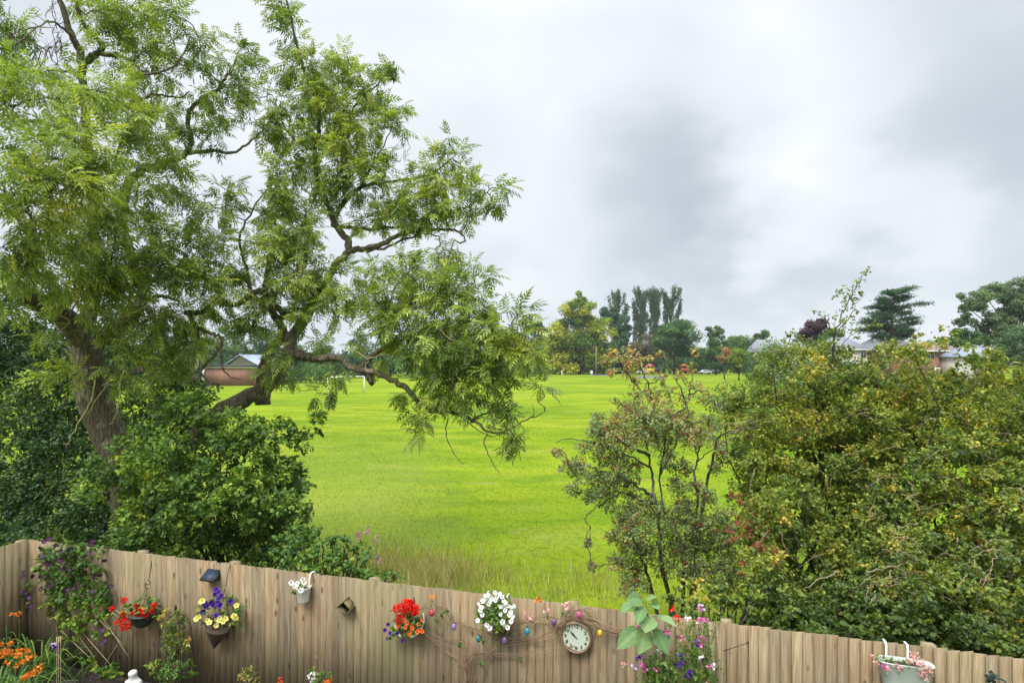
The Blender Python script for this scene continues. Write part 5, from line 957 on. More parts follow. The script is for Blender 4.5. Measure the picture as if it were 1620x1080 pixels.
M['solar'] = plain('solar panel', (.02, .035, .07), .45, .3, .1, 5); M['brass'] = plain('old bronze', (.22, .15, .085), .5, .5, .3, 20, .3)
M['face'] = plain('cream clock face', (.50, .55, .45), .6, .3, .04, 6); M['ink'] = plain('black ink', (.012, .012, .012), .7, .2)
M['stone'] = plain('white stone', (.62, .61, .58), .85, .2, .3, 25, bump=.5); M['slatechip'] = plain('slate chip', (.10, .10, .12), .8, .3, .5, 12)
M['birdwood'] = plain('mossy wood', (.17, .14, .07), .9, .1, .4, 12, bump=.5)
M['bamboo'] = plain('bamboo cane', (.38, .30, .18), .6, .3, .2, 10)
star = None
def bloom(p, n, s, mat, root, name='flower', lobes=5, cup=.45, t0=.0, t1=.75, depth=None):
    """one trumpet bloom: lobed rim with a recessed, differently coloured throat"""
    G = Geo(); n = unit(np.asarray(n, float)); a0 = rng.uniform(0, 6.28); u = unit(np.cross(n, [0.1, .2, 1])); v = np.cross(n, u); k = lobes * 4
    a = np.arange(k) / k * 2 * np.pi + a0; lob = 1 - .16 * (np.cos(a * lobes) < -.2) - .05 * rng.random(k)
    V = [p - n * s * cup]; T = [t0]
    for rr, h, t in ((.28, -.12, t0 + .12), (.62, .02, (t0 + t1) * .62 + .1), (1.0, .10, t1)):
        for i in range(k): V.append(p + (u * math.cos(a[i]) + v * math.sin(a[i])) * s * rr * lob[i] + n * s * (h + .06 * math.sin(a[i] * 3) * rr)); T.append(min(1, t + rng.normal() * .04))
    Fc = [(0, 1 + i, 1 + (i + 1) % k) for i in range(k)] + [(1 + q * k + i, 1 + (q + 1) * k + i, 1 + (q + 1) * k + (i + 1) % k, 1 + q * k + (i + 1) % k) for q in range(2) for i in range(k)]
    G.add(V, Fc, T); return G.build(name, mat, root, smooth=True)
def head(p, r, n, size, mat, root, name='flower_head', t=.55, flat=1.0):
    G = Geo(); D = rand_dirs(n, .2); q = p + D * r * rng.uniform(.5, 1, (n, 1)) * [1, 1, flat]; place(G, kite(.95, .6, .1), q, D + rng.normal(size=(n, 3)) * .7, D + rng.normal(size=(n, 3)) * .4, size * rng.uniform(.7, 1.2, n), np.clip(t + rng.normal(size=n) * .2, 0, 1))
    return G.build(name, mat, root)
def fol(root, spots, off, mat, size, n=9, tp=None, tint=.45, name='foliage', up=.3, per=7, tsp=.15, stems=True):
    G = Geo(); tp = tp or kite(.6, .5)
    for (x, y, r, *tt) in spots:
        c = F(x, y, off + rng.normal() * .02); rr = r * pxm(c); grow_blob(G, c, rr, max(4, int(n * (rr / .08) ** 1.3)), per, size, tp, tint + (tt[0] if tt else 0), tsp, up)
    return G.build(name, mat, root)
toward = lambda p: unit(np.array([0, 0, CAMZ]) - p)
def face_dir(p, sp=.35): return toward(p) + [0, 0, .1] + rng.normal(size=3) * sp
def wire(pts, r, mat, root, name, sides=5, per=4):
    G = Geo(); tube(G, spline(np.array(pts), per=per), r, sides); return G.build(name, mat, root, smooth=True)

# ---- clematis on its trellis
t = thing('trellis', 'thin expanding diamond trellis of pale strips fixed behind the clematis', 'trellis', F(120, 1075, .04))
for (a, b) in (((85, 905), (196, 1020)), ((70, 930), (176, 1052)), ((140, 930), (212, 1000)), ((100, 1000), (158, 1055)), ((160, 950), (215, 985)), ((165, 1052), (185, 1020)), ((150, 1040), (120, 1000)), ((98, 880), (205, 1040))):
    wire([F(*a, .05), (F(*a, .05) + F(*b, .05)) / 2, F(*b, .05)], .006, M['bamboo'], t, 'strip', 4)
t = thing('clematis', 'climbing clematis with plum purple flowers on the fence at the left corner', 'climbing plant', F(92, 1070, .05))
spots = [(x, y, 9, .25 if y > 950 else -.05) for x, y in fill([(60, 870), (100, 860), (160, 868), (164, 900), (170, 925), (178, 955), (165, 985), (130, 985), (118, 1010), (95, 985), (75, 975), (62, 950), (75, 930), (52, 900)], 12)] + [(45, 930, 6, 0), (48, 955, 5, 0), (40, 940, 4, 0), (165, 1000, 6, .1), (150, 1003, 6, .1), (85, 1005, 5, .3), (104, 1012, 7, .2), (128, 985, 6, .2)]
spots = [s for s in spots if random.random() < .86]
fol(t, spots, .10, M['gleaf'], .050, 7, lobed(.9), .45, per=6, tsp=.13, up=.2)
wire([F(91, 1075, .05), F(93, 1020, .06), F(90, 985, .07), F(95, 950, .06), (F(110, 900, .06))], .012, M['vine'], t, 'stem', 6)
for (x, y) in ((70, 856), (78, 852), (64, 866), (88, 862), (66, 880), (72, 891), (80, 893), (97, 872), (108, 870), (112, 868), (93, 886), (100, 890), (104, 893), (97, 898), (110, 900), (100, 880), (135, 876), (143, 860), (147, 855), (132, 880), (140, 874), (165, 886), (150, 912), (157, 909), (37, 905), (36, 912), (34, 935), (40, 937), (46, 945), (50, 940), (48, 958), (63, 912), (65, 931), (77, 926), (100, 933), (107, 932), (116, 930), (145, 935), (162, 996), (165, 1013), (161, 1017), (51, 911), (176, 927)):
    p = F(x, y, .17 + rng.random() * .04); bloom(p, face_dir(p, .4), .036 * rng.uniform(.85, 1.2), M['plump'], t, lobes=4, cup=.05, t0=.95, t1=.35)
# ---- scarlet hanging basket
t = thing('hanging_basket', 'hanging basket of scarlet geraniums swinging on a long cord, furthest left on the fence', 'hanging basket', F(225, 975, .16), 'flower baskets and pots on the fence')
wire([F(241, 880, .02), F(238, 900, .05), F(235, 918, .12)], .005, M['wire'], t, 'cord')
wire([F(234, 917, .13), F(238, 921, .13), F(234, 924, .13), F(230, 922, .13), F(231, 929, .13), F(235, 930, .13)], .006, M['wire'], t, 'hook')
cb = F(226, 975, .18); mp_ = pxm(cb)
for q in ((208, 968), (226, 962), (243, 968)): wire([F(233, 929, .14), (F(233, 929, .14) + F(*q, .2)) / 2, F(*q, .2)], .003, M['wire'], t, 'chain', 4)
G = Geo(); lathe(G, cb, [(0, -.13), (.08, -.12), (.135, -.05), (.15, .03), (.158, .03), (.158, .045), (.0, .03)], sides=20); G.build('basket', M['dkpot'], t, smooth=True)
fol(t, [(212, 960, 12), (226, 955, 13), (240, 958, 12), (248, 968, 8), (205, 970, 10), (193, 978, 8), (232, 946, 8), (198, 962, 8, .2), (250, 955, 6), (176, 972, 5, .2), (228, 966, 12)], .18, M['gleaf'], .035, 8, lobed(.95), .4)
for (x, y, r) in ((192, 980, 8), (200, 983, 8), (187, 984, 6), (196, 992, 6), (204, 990, 5), (195, 971, 4), (212, 971, 5), (220, 971, 6), (228, 970, 6), (215, 965, 4), (244, 957, 5), (217, 958, 4), (196, 950, 5), (240, 966, 4), (178, 962, 3), (230, 975, 4), (221, 966, 4)):
    p = F(x, y, .24); head(p, r * pxm(p) * .76, 80, .024, M['redp_'], t)
p = F(226, 962, .27); bloom(p, face_dir(p), .022, M['crocp'], t)
# ---- cone basket
t = thing('hanging_basket', 'cone shaped wicker basket of yellow and violet petunias below the solar lamp', 'hanging basket', F(345, 990, .16), 'flower baskets and pots on the fence')
wire([F(365, 890, .02), F(361, 905, .06), F(357, 928, .12)], .005, M['wire'], t, 'cord')
top = F(356, 930, .14)
for q in ((328, 987), (345, 984), (364, 987)): wire([top, (top + F(*q, .22)) / 2, F(*q, .22)], .0035, M['wire'], t, 'chain', 4)
c = F(346, 988, .18); tip = F(338, 1026, .13); s = pxm(c); axz = unit(c - tip); axx = unit(np.cross([0, 1, 0], axz)); axy = np.cross(axz, axx); H = np.linalg.norm(c - tip); G = Geo()
prof = []
for i in range(23): f = i / 22; prof.append((.004 + .165 * f + (.004 if i % 2 else 0), H * f))
prof += [(.15, H), (0, H - .02)]; lathe(G, tip, prof, [axx, axy, axz], 24); G.build('wicker_cone', M['wicker'], t)
fol(t, [(322, 965, 12), (336, 958, 14), (352, 955, 14), (368, 958, 13), (378, 968, 10), (330, 980, 11), (346, 978, 13), (362, 980, 13), (376, 982, 9), (343, 942, 9), (362, 945, 8), (315, 975, 6), (384, 960, 5)], .2, M['gleaf'], .036, 9, lobed(.8), .42)
for (x, y) in ((342, 932), (346, 936), (340, 940), (346, 946), (344, 952), (348, 957), (323, 954), (326, 958), (334, 953), (337, 957), (365, 951), (342, 973), (321, 968), (350, 942)):
    p = F(x, y, .27 + rng.random() * .03); bloom(p, face_dir(p), .036 * rng.uniform(.85, 1.15), M['purplep'], t, t0=0, t1=.7)
for (x, y) in ((318, 952), (313, 963), (311, 978), (315, 975), (328, 981), (331, 984), (343, 979), (346, 981), (342, 989), (357, 978), (370, 974), (373, 977), (374, 957), (348, 977), (353, 983), (320, 950)):
    p = F(x, y, .3 + rng.random() * .03); bloom(p, face_dir(p), .036 * rng.uniform(.85, 1.15), M['yellowp'], t, t0=.1, t1=.8)
# ---- solar lamp
t = thing('solar_lamp', 'black wedge shaped solar wall lamp near the top of the fence', 'lamp', F(339, 912, .03))
c = F(339, 908, .03); ax = FAX; s = pxm(c); w = .105
V = [c + FT * q * w + FN * f + [0, 0, z] for q in (-1, 1) for f, z in ((0, .07), (0, -.055), (.14, -.045), (.14, -.02))]
G = Geo(); G.add(V, [(0, 1, 2, 3), (7, 6, 5, 4), (0, 4, 5, 1), (1, 5, 6, 2), (2, 6, 7, 3), (3, 7, 4, 0)]); G.build('housing', M['wire'], t)
V = [c + FT * q * w * .9 + FN * f + [0, 0, z + .004] for q, f, z in ((-1, .012, .0625), (1, .012, .0625), (1, .13, -.0135), (-1, .13, -.0135))]
V2 = [v + [0, 0, .003] for v in V]; G = Geo(); G.add(V + V2, [(3, 2, 1, 0), (4, 5, 6, 7), (0, 1, 5, 4), (1, 2, 6, 5), (2, 3, 7, 6), (3, 0, 4, 7)]); G.build('solar_panel', M['solar'], t)
G = Geo(); box(G, c + FN * .09 + [0, 0, -.052], (.1, .05, .008), .5, FAX); G.build('lens', M['cream'], t)
# ---- cream bucket
t = thing('wall_planter', 'small cream bucket of white petunias hooked over the fence top', 'planter', F(479, 960, .12), 'flower baskets and pots on the fence')
c = F(480, 951, .11); G = Geo(); lathe(G, c, [(0, 0), (.062, 0), (.068, .01), (.092, .175), (.098, .18), (.098, .188), (.086, .186), (.08, .15), (0, .15)], sides=24); G.build('bucket', M['cream'], t, smooth=True)
wire([c + FT * .085 + [0, 0, .17], c + FT * .075 - FN * .02 + [0, 0, .28], c + FT * .07 - FN * .05 + [0, 0, .335], c + FT * .07 - FN * .11 + [0, 0, .345], c + FT * .07 - FN * .14 + [0, 0, .31]], .011, M['cream'], t, 'hook', 6)
G = Geo(); lathe(G, c + [0, 0, .152], [(.0, .012), (.05, .01), (.082, 0)], sides=20); G.build('soil', M['soil'], t)
fol(t, [(470, 934, 7), (478, 933, 7), (474, 928, 6), (466, 937, 4)], .13, M['gleaf'], .032, 8, lobed(.8), .6)
for (x, y) in ((461, 921), (467, 926), (470, 923), (479, 916), (481, 920), (476, 933)):
    p = F(x, y, .2); bloom(p, face_dir(p, .25), .036, M['whitep'], t, t0=.0, t1=.9)
# ---- little wooden insect box turned on its corner
t = thing('nest_box', 'tiny mossy wooden nest box hung on its corner', 'nest box', F(549, 962, .03))
c = F(551, 958, .05); A45 = np.array([unit(FT + [0, 0, 1]), -FN, unit(-FT + [0, 0, 1])]); s = .075
G = Geo(); box(G, c + FN * .05, (.014, .11, .15), .5, A45) if 0 else None
box(G, c + A45[2] * .0 + A45[0] * .06 + FN * .03, (.012, .13, .14), .5, A45); G.build('side', M['birdwood'], t)
G = Geo(); box(G, c - A45[0] * .05 + FN * .03, (.012, .13, .13), .5, A45); G.build('side', M['birdwood'], t)
G = Geo(); box(G, c + A45[2] * .075 + FN * .03, (.15, .14, .012), .5, A45); G.build('roof', M['birdwood'], t)
G = Geo(); box(G, c - A45[2] * .062 + FN * .03, (.10, .12, .012), .5, A45); G.build('floor', M['birdwood'], t)
G = Geo(); box(G, c - FN * .028, (.11, .012, .12), .5, A45); G.build('back', M['birdwood'], t)
# ---- red and orange basket with pale rim
t = thing('wall_basket', 'round wall basket of red geraniums above small orange blooms with a pale rim showing', 'hanging basket', F(645, 985, .1), 'flower baskets and pots on the fence')
c = F(648, 983, .09); R_ = .18; G = Geo(); ang = np.linspace(-1.2, 4.4, 26); nrm = unit(FN + [0, 0, .75]); uu = FT; vv = unit(np.cross(nrm, uu))
if vv[2] < 0: vv = -vv
tube(G, [c + uu * R_ * math.cos(a) + vv * R_ * math.sin(a) for a in ang], .012, 8); G.build('rim', M['gpot'], t, smooth=True)
G = Geo(); lathe(G, c, [(.165, 0), (.15, -.07), (.09, -.13), (0, -.14)], [uu, -vv, nrm], 22); G.build('basket', M['wicker'], t)
G = Geo(); tube(G, spline([c + uu * R_ - vv * .03, c + uu * (R_ + .05) - vv * .08 + nrm * .05, c + uu * (R_ - .02) - vv * .13 + nrm * .04]), .004, 5); tube(G, spline([F(654, 925, -.01), F(655, 945, .03), F(656, 962, .05)]), .006, 5); G.build('hanger', M['wire'], t)
fol(t, [(640, 978, 14), (652, 978, 13), (640, 992, 12), (655, 992, 12), (628, 985, 9), (625, 1000, 10, .2), (617, 1005, 6, .2), (660, 985, 8), (646, 970, 12), (648, 1000, 9)], .17, M['gleaf'], .034, 8, lobed(.95), .42)
for (x, y, r) in ((627, 963, 8), (634, 960, 7), (641, 954, 8), (645, 962, 8), (652, 960, 7), (658, 963, 7), (641, 966, 6), (633, 978, 8), (655, 968, 5), (650, 953, 4)):
    p = F(x, y, .25); head(p, r * pxm(p) * .78, 90, .025, M['redp_'], t)
for (x, y) in ((668, 980), (662, 987), (652, 993), (630, 988), (629, 991), (648, 1000), (647, 1003), (664, 996), (668, 998), (644, 985), (640, 980), (641, 992), (662, 970), (651, 989), (660, 999)):
    p = F(x, y, .25); bloom(p, face_dir(p, .3), .026, M['orangep'], t, t0=0, t1=.75)
for (x, y) in ((613, 1010), (609, 996), (628, 1001), (637, 1013), (617, 1001), (614, 987)):
    p = F(x, y, .2); bloom(p, face_dir(p, .3), .026, M['purplep'], t, t0=0, t1=.85)
# ---- white petunia pot
t = thing('wall_planter', 'pale green wall pot overflowing with small white petunias left of the clock', 'planter', F(790, 985, .1), 'flower baskets and pots on the fence')
c = F(792, 975, .1); G = Geo(); lathe(G, c, [(0, -.15), (.10, -.145), (.15, -.02), (.165, .0), (.17, .02), (.155, .025), (.14, 0), (0, -.02)], [uu, -vv, unit(nrm + [0, 0, .3])], 26, sx=1.0, sy=.8); G.build('pot', M['gpot'], t, smooth=True)
for q in (770, 802):
    a = F(q, 962, .08); G = Geo(); zt = 1.81; tube(G, spline([a, np.array([a[0], a[1], zt + .005]) , np.array([a[0], a[1], zt + .012]) - FN * .10, np.array([a[0], a[1], zt - .07]) - FN * .11]), .009, 6); G.build('hook', M['gpot'], t, smooth=True)
fol(t, [(770, 958, 11), (785, 952, 12), (800, 960, 11), (765, 972, 11), (780, 968, 14), (795, 972, 13, .2), (770, 985, 11), (784, 984, 12, .32), (798, 984, 9, .3), (776, 978, 10, .1), (790, 992, 7, .3), (758, 965, 5), (808, 972, 8), (775, 948, 8), (800, 950, 7), (787, 960, 12)], .22, M['gleaf'], .032, 17, lobed(.8), .5)
wl = [(768, 942), (770, 945), (773, 941), (783, 937), (791, 939), (794, 943), (784, 949), (757, 955), (760, 964), (773, 955), (775, 952), (763, 972), (756, 981), (770, 988), (762, 960), (792, 959), (797, 950), (800, 953), (803, 958), (808, 960), (813, 958), (792, 971), (808, 968), (812, 975), (806, 972), (795, 983), (796, 987), (809, 982), (775, 993), (803, 992), (764, 950), (786, 944), (778, 947), (799, 965)]
for (x, y) in wl: p = F(x, y, .3 + rng.random() * .03); bloom(p, face_dir(p, .35), .028 * rng.uniform(.8, 1.15), M['whitep'], t, t0=.1, t1=.9)
# ---- clock
t = thing('wall_clock', 'round bronze framed garden clock with cream face under a twist of vine', 'clock', F(913, 1003, .03))
c = F(913, 1003, .03); cr = .168; cax = [FT, np.array([0, 0, 1.]), FN]
G = Geo(); lathe(G, c, [(cr * .98, -.0), (cr * 1.04, .02), (cr * 1.04, .075), (cr * 1.0, .09), (cr * .93, .092), (cr * .9, .08), (cr * .88, .062)], cax, 48); G.build('case', M['brass'], t, smooth=True)
G = Geo(); lathe(G, c, [(cr * .92, .066), (0, .066)], cax, 48); G.build('face', M['face'], t)
for h in range(1, 13):
    a = R(90 - 30 * h); cu = bpy.data.curves.new('numeral', 'FONT'); cu.body = str(h); cu.size = .052; cu.align_x = 'CENTER'; cu.align_y = 'CENTER'; cu.extrude = .0008; cu.offset = .0008; cu.materials.append(M['ink'])
    o = bpy.data.objects.new('numeral', cu); COL.objects.link(o); p = c + FT * math.cos(a) * cr * .70 + np.array([0, 0, 1]) * math.sin(a) * cr * .70 + FN * .069
    o.matrix_world = Matrix([[FT[0], 0, FN[0], p[0]], [FT[1], 0, FN[1], p[1]], [FT[2], 1, FN[2], p[2]], [0, 0, 0, 1]]); mw = o.matrix_world.copy(); me_ = bpy.data.meshes.new_from_object(o); bpy.data.objects.remove(o); o = bpy.data.objects.new('numeral', me_); COL.objects.link(o); o.parent = t; o.matrix_parent_inverse = Matrix.Translation(t.location).inverted(); o.matrix_basis = mw
G = Geo()
for m_ in range(60):
    a = R(6 * m_); box(G, c + FT * math.cos(a) * cr * .86 + np.array([0, 0, 1]) * math.sin(a) * cr * .86 + FN * .0672, (.007, .002, .0008), .5, [FT * math.cos(a) + np.array([0, 0, 1]) * math.sin(a), -FT * math.sin(a) + np.array([0, 0, 1]) * math.cos(a), FN])
G.build('minute_marks', M['ink'], t)
def hand(deg, L_, w_, f, nm):
    a = R(90 - deg); dr = FT * math.cos(a) + np.array([0, 0, 1]) * math.sin(a); sd_ = np.cross(dr, FN); b = c + FN * f; G = Geo()
    V = [b - dr * .02 + sd_ * w_ * .5, b - dr * .02 - sd_ * w_ * .5, b + dr * L_ * .5 - sd_ * w_, b + dr * L_, b + dr * L_ * .5 + sd_ * w_]; V += [v + FN * .0015 for v in V]
    G.add(V, [(4, 3, 2, 1, 0), (5, 6, 7, 8, 9)] + [(i, (i + 1) % 5, (i + 1) % 5 + 5, i + 5) for i in range(5)]); G.build(nm, M['ink'], t)
hand(318, .118, .0050, .072, 'minute_hand'); hand(309, .085, .007, .0745, 'hour_hand')
# ---- eggs hanging in the vine
egg_cols = {'red': (.45, .03, .06), 'plum': (.12, .05, .16), 'teal': (.01, .16, .20), 'blue': (.01, .22, .32), 'pink': (.42, .06, .18), 'gold': (.50, .34, .02), 'violet': (.22, .14, .34)}
for (x, y, cn, lab) in ((683, 969, 'red', 'shiny red egg ornament right of the red geranium basket'), (718, 991, 'violet', 'violet egg ornament between the two round flower pots'), (757, 1010, 'teal', 'teal egg ornament below the white petunias'), (798, 1012, 'violet', 'pale violet egg ornament under the white petunia pot'),
                      (834, 998, 'blue', 'bright blue egg ornament left of the clock'), (876, 984, 'plum', 'dark plum egg ornament at the upper left of the clock'), (916, 972, 'pink', 'pink egg ornament directly above the clock'), (949, 1001, 'gold', 'gold egg ornament right of the clock')):
    c = F(x, y, .16); root = thing('egg_ornament', lab, 'egg ornament', c, 'coloured egg ornaments hung in the vine'); G = Geo(); k = .030
    lathe(G, c - [0, 0, k * 1.3], [(k * math.sin(a) * (1.0 - .12 * (1 - math.cos(a)) * .5), k * 1.35 * (1 - math.cos(a))) for a in np.linspace(0, math.pi, 12)], sides=18); G.build('egg', plain(cn + ' egg glaze', egg_cols[cn], .12, .7, .15, 60), root, smooth=True)
    G = Geo(); lathe(G, c + [0, 0, k * 1.25], [(.0, 0), (.008, 0), (.008, .012), (0, .014)], sides=8); tube(G, [c + [0, 0, .045], c + [0, -.0, .075] - FN * .02], .0015, 4); G.build('string', M['wire'], root)
# ---- honeysuckle vine along the fence
t = thing('honeysuckle_vine', 'bare brown honeysuckle stems fanned along the fence and twisted over the clock', 'climbing plant', F(735, 1090, .05))
G = Geo(); vines = [[(738, 1085), (742, 1050), (720, 1025), (690, 1010), (672, 995)], [(745, 1085), (748, 1040), (770, 1030), (800, 1035), (850, 1030), (900, 1022), (925, 1028)], [(665, 958), (680, 962), (700, 978), (725, 985)], [(685, 990), (700, 1005), (725, 1012), (750, 1025), (770, 1045)], [(670, 1000), (700, 1025), (722, 1045), (735, 1055)], [(725, 985), (760, 1000), (790, 1005), (830, 1010), (870, 1000), (885, 990)], [(740, 1085), (735, 1045), (755, 1030), (775, 1040)], [(750, 1085), (765, 1050), (780, 1030), (800, 1000), (830, 985), (862, 978), (890, 980)],
     [(820, 985), (850, 984), (880, 988), (900, 983), (925, 980), (950, 985), (980, 995), (1000, 1000)], [(885, 992), (895, 978), (915, 972), (940, 978), (965, 990), (990, 998)], [(880, 1000), (888, 985), (905, 975), (930, 973), (948, 980)], [(800, 1018), (840, 1012), (870, 1008), (885, 1000), (893, 988)], [(905, 977), (930, 985), (960, 995), (1000, 1003)], [(835, 1003), (820, 998), (805, 990)], [(900, 975), (918, 965), (935, 972)], [(890, 985), (900, 968), (925, 962), (945, 970)], [(560 + 55, 964), (625, 965), (640, 968)], [(690, 955), (705, 965), (715, 985)], [(1000, 1002), (960, 998), (930, 984), (908, 980)]]
for v in vines:
    for rep_ in range(2):
        o_ = rng.normal(size=2) * 3 * rep_; q = spline([F(x + o_[0] + rng.normal() * 1.5, y + o_[1] + rng.normal() * 1.5, .07 + rng.random() * .07) for x, y in v], per=5); q[1:-1] += rng.normal(size=(len(q) - 2, 3)) * .004
        tube(G, q, np.linspace(.0075 if rep_ == 0 else .005, .003, len(q)), 5)
G.build('stem', M['vine'], t)
fol(t, [(683, 955, 5, .1), (704, 966, 5), (690, 985, 6, .1), (727, 1020, 4), (762, 1050, 5), (790, 1005, 8, -.1), (866, 975, 4), (888, 972, 6), (820, 1045, 5), (800, 1000, 6), (702, 972, 4), (765, 1012, 4)], .12, M['gleaf'], .03, 6, lobed(.7), .4)
for (x, y) in ((683, 946), (835, 970), (838, 975), (894, 958), (898, 957), (852, 948), (865, 968)):
    head(F(x, y, .14), .03, 16, .03, M['pinkp'] if y > 950 else M['crocp'], t, 'flower')
# ---- hook and stray twig
t = thing('fence_hook', 'thin wire hook with a stray twig on the fence right of the sweet peas', 'hook', F(1183, 1015, .03)); wire([F(1183, 1015, .03), F(1180, 1017, .08), F(1165, 1022, .08), F(1145, 1029, .06)], .004, M['wire'], t, 'twig', 5)
G = Geo(); lathe(G, F(1183, 1015, .028), [(0, 0), (.01, 0), (.01, .012), (0, .014)], cax, 10); G.build('nail', M['wire'], t)
# ---- sunflower
t = thing('sunflower', 'tall sunflower not yet open, with large heart shaped pale green leaves', 'sunflower', F(1046, 1090, .35)); tp_ = F(1019, 958, .42)
wire([np.array([F(1052, 1090, .35)[0], F(1052, 1090, .35)[1], 0]), F(1050, 1050, .36), F(1040, 1010, .38), F(1028, 985, .40), tp_], .013, M['stem'], t, 'stem', 8)
def big_leaf(base, tipp, w, droop=.12):
    """heart shaped leaf from base to tip with a fold along the midrib"""
    base, tipp = np.array(base), np.array(tipp); st0 = base; base = base + (tipp - base) * .24 + [0, 0, .015]; tipp = tipp + rng.normal(size=3) * .02; wire([st0, (st0 + base) / 2 + [0, 0, .01], base], .004, M['stem'], t, 'petiole'); ax = tipp - base; L_ = np.linalg.norm(ax); nv = toward((base + tipp) / 2) * .6 + np.array([0, 0, .65]) + rng.normal(size=3) * .3; sd_ = unit(np.cross(ax, nv)); nv = unit(np.cross(sd_, ax)); G = Geo(); rows = 9; cols = 6
    prof = [.02, .62, .92, 1.0, .93, .78, .56, .28, .02]; V = []
    for i in range(rows):
        u = i / (rows - 1); y_ = u if i else 0
        for j in range(-cols // 2, cols // 2 + 1):
            v = j / (cols / 2); back = -.16 * (abs(v) ** 1.2) * max(0, 1 - u * 3); V.append(base + ax * (y_ + back) + sd_ * v * w / 2 * prof[i] + nv * L_ * (.10 * abs(v) * prof[i] - .28 * u * u * droop * 4 + .02 * math.sin(u * 14 + v * 5) * abs(v)))
    k = cols + 1; Fc = [(i * k + j, i * k + j + 1, (i + 1) * k + j + 1, (i + 1) * k + j) for i in range(rows - 1) for j in range(cols)]; ti = rng.uniform(.2, .8); T = [min(1, max(0, ti + (.35 if j == cols // 2 else (.10 if (i + abs(j - cols // 2)) % 2 else -.12)))) for i in range(rows) for j in range(k)]
    G.add(V, Fc, T); return G.build('leaf', M['sunleaf'], t, smooth=True)
for (b, e, w, ob, oe) in (((1018, 953), (995, 941), .20, .42, .55), ((1021, 954), (1032, 938), .11, .42, .45), ((1015, 956), (978, 964), .20, .42, .52), ((1022, 957), (1050, 963), .19, .42, .52), ((1018, 958), (1012, 984), .17, .43, .62), ((1026, 972), (1026, 1002), .25, .42, .62), ((1034, 975), (1066, 984), .20, .40, .5), ((1026, 988), (1006, 1028), .26, .40, .6), ((1020, 990), (974, 1028), .24, .38, .5), ((1034, 992), (1056, 1030), .24, .4, .52), ((1030, 960), (1046, 950), .09, .4, .42), ((1040, 1055), (1052, 1046), .07, .36, .5)):
    big_leaf(F(*b, ob), F(*e, oe + .04), w * .78)
# ---- sweet peas
t = thing('sweet_peas', 'tall tangle of sweet peas in pink, crimson, white and violet beside the sunflower', 'sweet peas', F(1085, 1090, .3)); G = Geo(); GLf = Geo()
for _ in range(46):
    x = rng.uniform(1015, 1130); yb = 1095; yt = 965 + rng.uniform(0, 90) if x > 1060 else 1035 + rng.uniform(0, 40); xt = x + rng.normal() * 10; o_ = .2 + rng.random() * .25
    q = spline([F(x, yb, o_), F((x + xt) / 2 + rng.normal() * 5, (yb + yt) / 2, o_), F(xt, yt, o_)], per=5); tube(G, q, .0028, 4, cap=False)
    n = 34; i = rng.integers(0, len(q), n); p = q[i] + rng.normal(size=(n, 3)) * .028; place(GLf, kite(.45), p, rand_dirs(n, .3), rand_dirs(n, .6), rng.uniform(.03, .06, n), np.clip(rng.normal(size=n) * .15 + .5, 0, 1))
for (x, y) in ((1108, 958), (1116, 975), (1072, 955), (1088, 965), (1095, 948), (1062, 960)):
    tube(G, spline([F(x - 6, 1000, .3), F(x + 2, 985, .3), F(x, y, .3)], per=4), .0025, 4, cap=False)
G.build('stem', M['stem'], t); GLf.build('foliage', M['gleaf'], t)
fol(t, [(1075, 1040, 14), (1095, 1035, 14), (1110, 1055, 14), (1085, 1065, 14), (1060, 1065, 12), (1030, 1065, 12), (1015, 1075, 8), (1100, 1010, 10), (1082, 1010, 10), (1120, 1070, 10), (1092, 985, 8), (1105, 975, 6), (1078, 975, 6), (1046, 1052, 9, -.1), (1035, 1045, 8, -.2)], .3, M['gleaf'], .035, 7, kite(.5), .48, name='lower_foliage')
for (x, y, m_) in ((1108, 963, 'magp'), (1110, 960, 'lilacp'), (1063, 963, 'redp_'), (1070, 978, 'redp_'), (1073, 976, 'redp_'), (1088, 977, 'whitep'), (1106, 984, 'pinkp'), (1108, 981, 'magp'), (1116, 980, 'magp'), (1010, 990, 'magp'), (1054, 998, 'magp'), (1056, 1002, 'lilacp'), (1080, 1008, 'magp'), (1079, 1010, 'pinkp'), (1103, 1016, 'purplep'), (1106, 1018, 'magp'), (1112, 1008, 'magp'), (1077, 1035, 'purplep'), (1079, 1041, 'purplep'), (1076, 1046, 'purplep'), (1012, 1037, 'purplep'), (1010, 1041, 'purplep'), (988, 1051, 'pinkp'), (1004, 1052, 'lilacp'), (1006, 1056, 'lilacp'), (1016, 1050, 'magp'), (1019, 1058, 'magp'), (1038, 1059, 'magp'), (1042, 1029, 'whitep'), (1110, 1041, 'whitep'), (1121, 1055, 'magp'), (1130, 1055, 'whitep'), (1088, 1067, 'purplep'), (1091, 1063, 'purplep'), (1122, 1079, 'pinkp'), (1115, 1045, 'plump'), (1010, 1020, 'magp'), (1072, 1053, 'purplep')):
    p = F(x, y, .42 + rng.random() * .05); head(p, .014, 9, .032, M[m_], t, 'flower', .6)
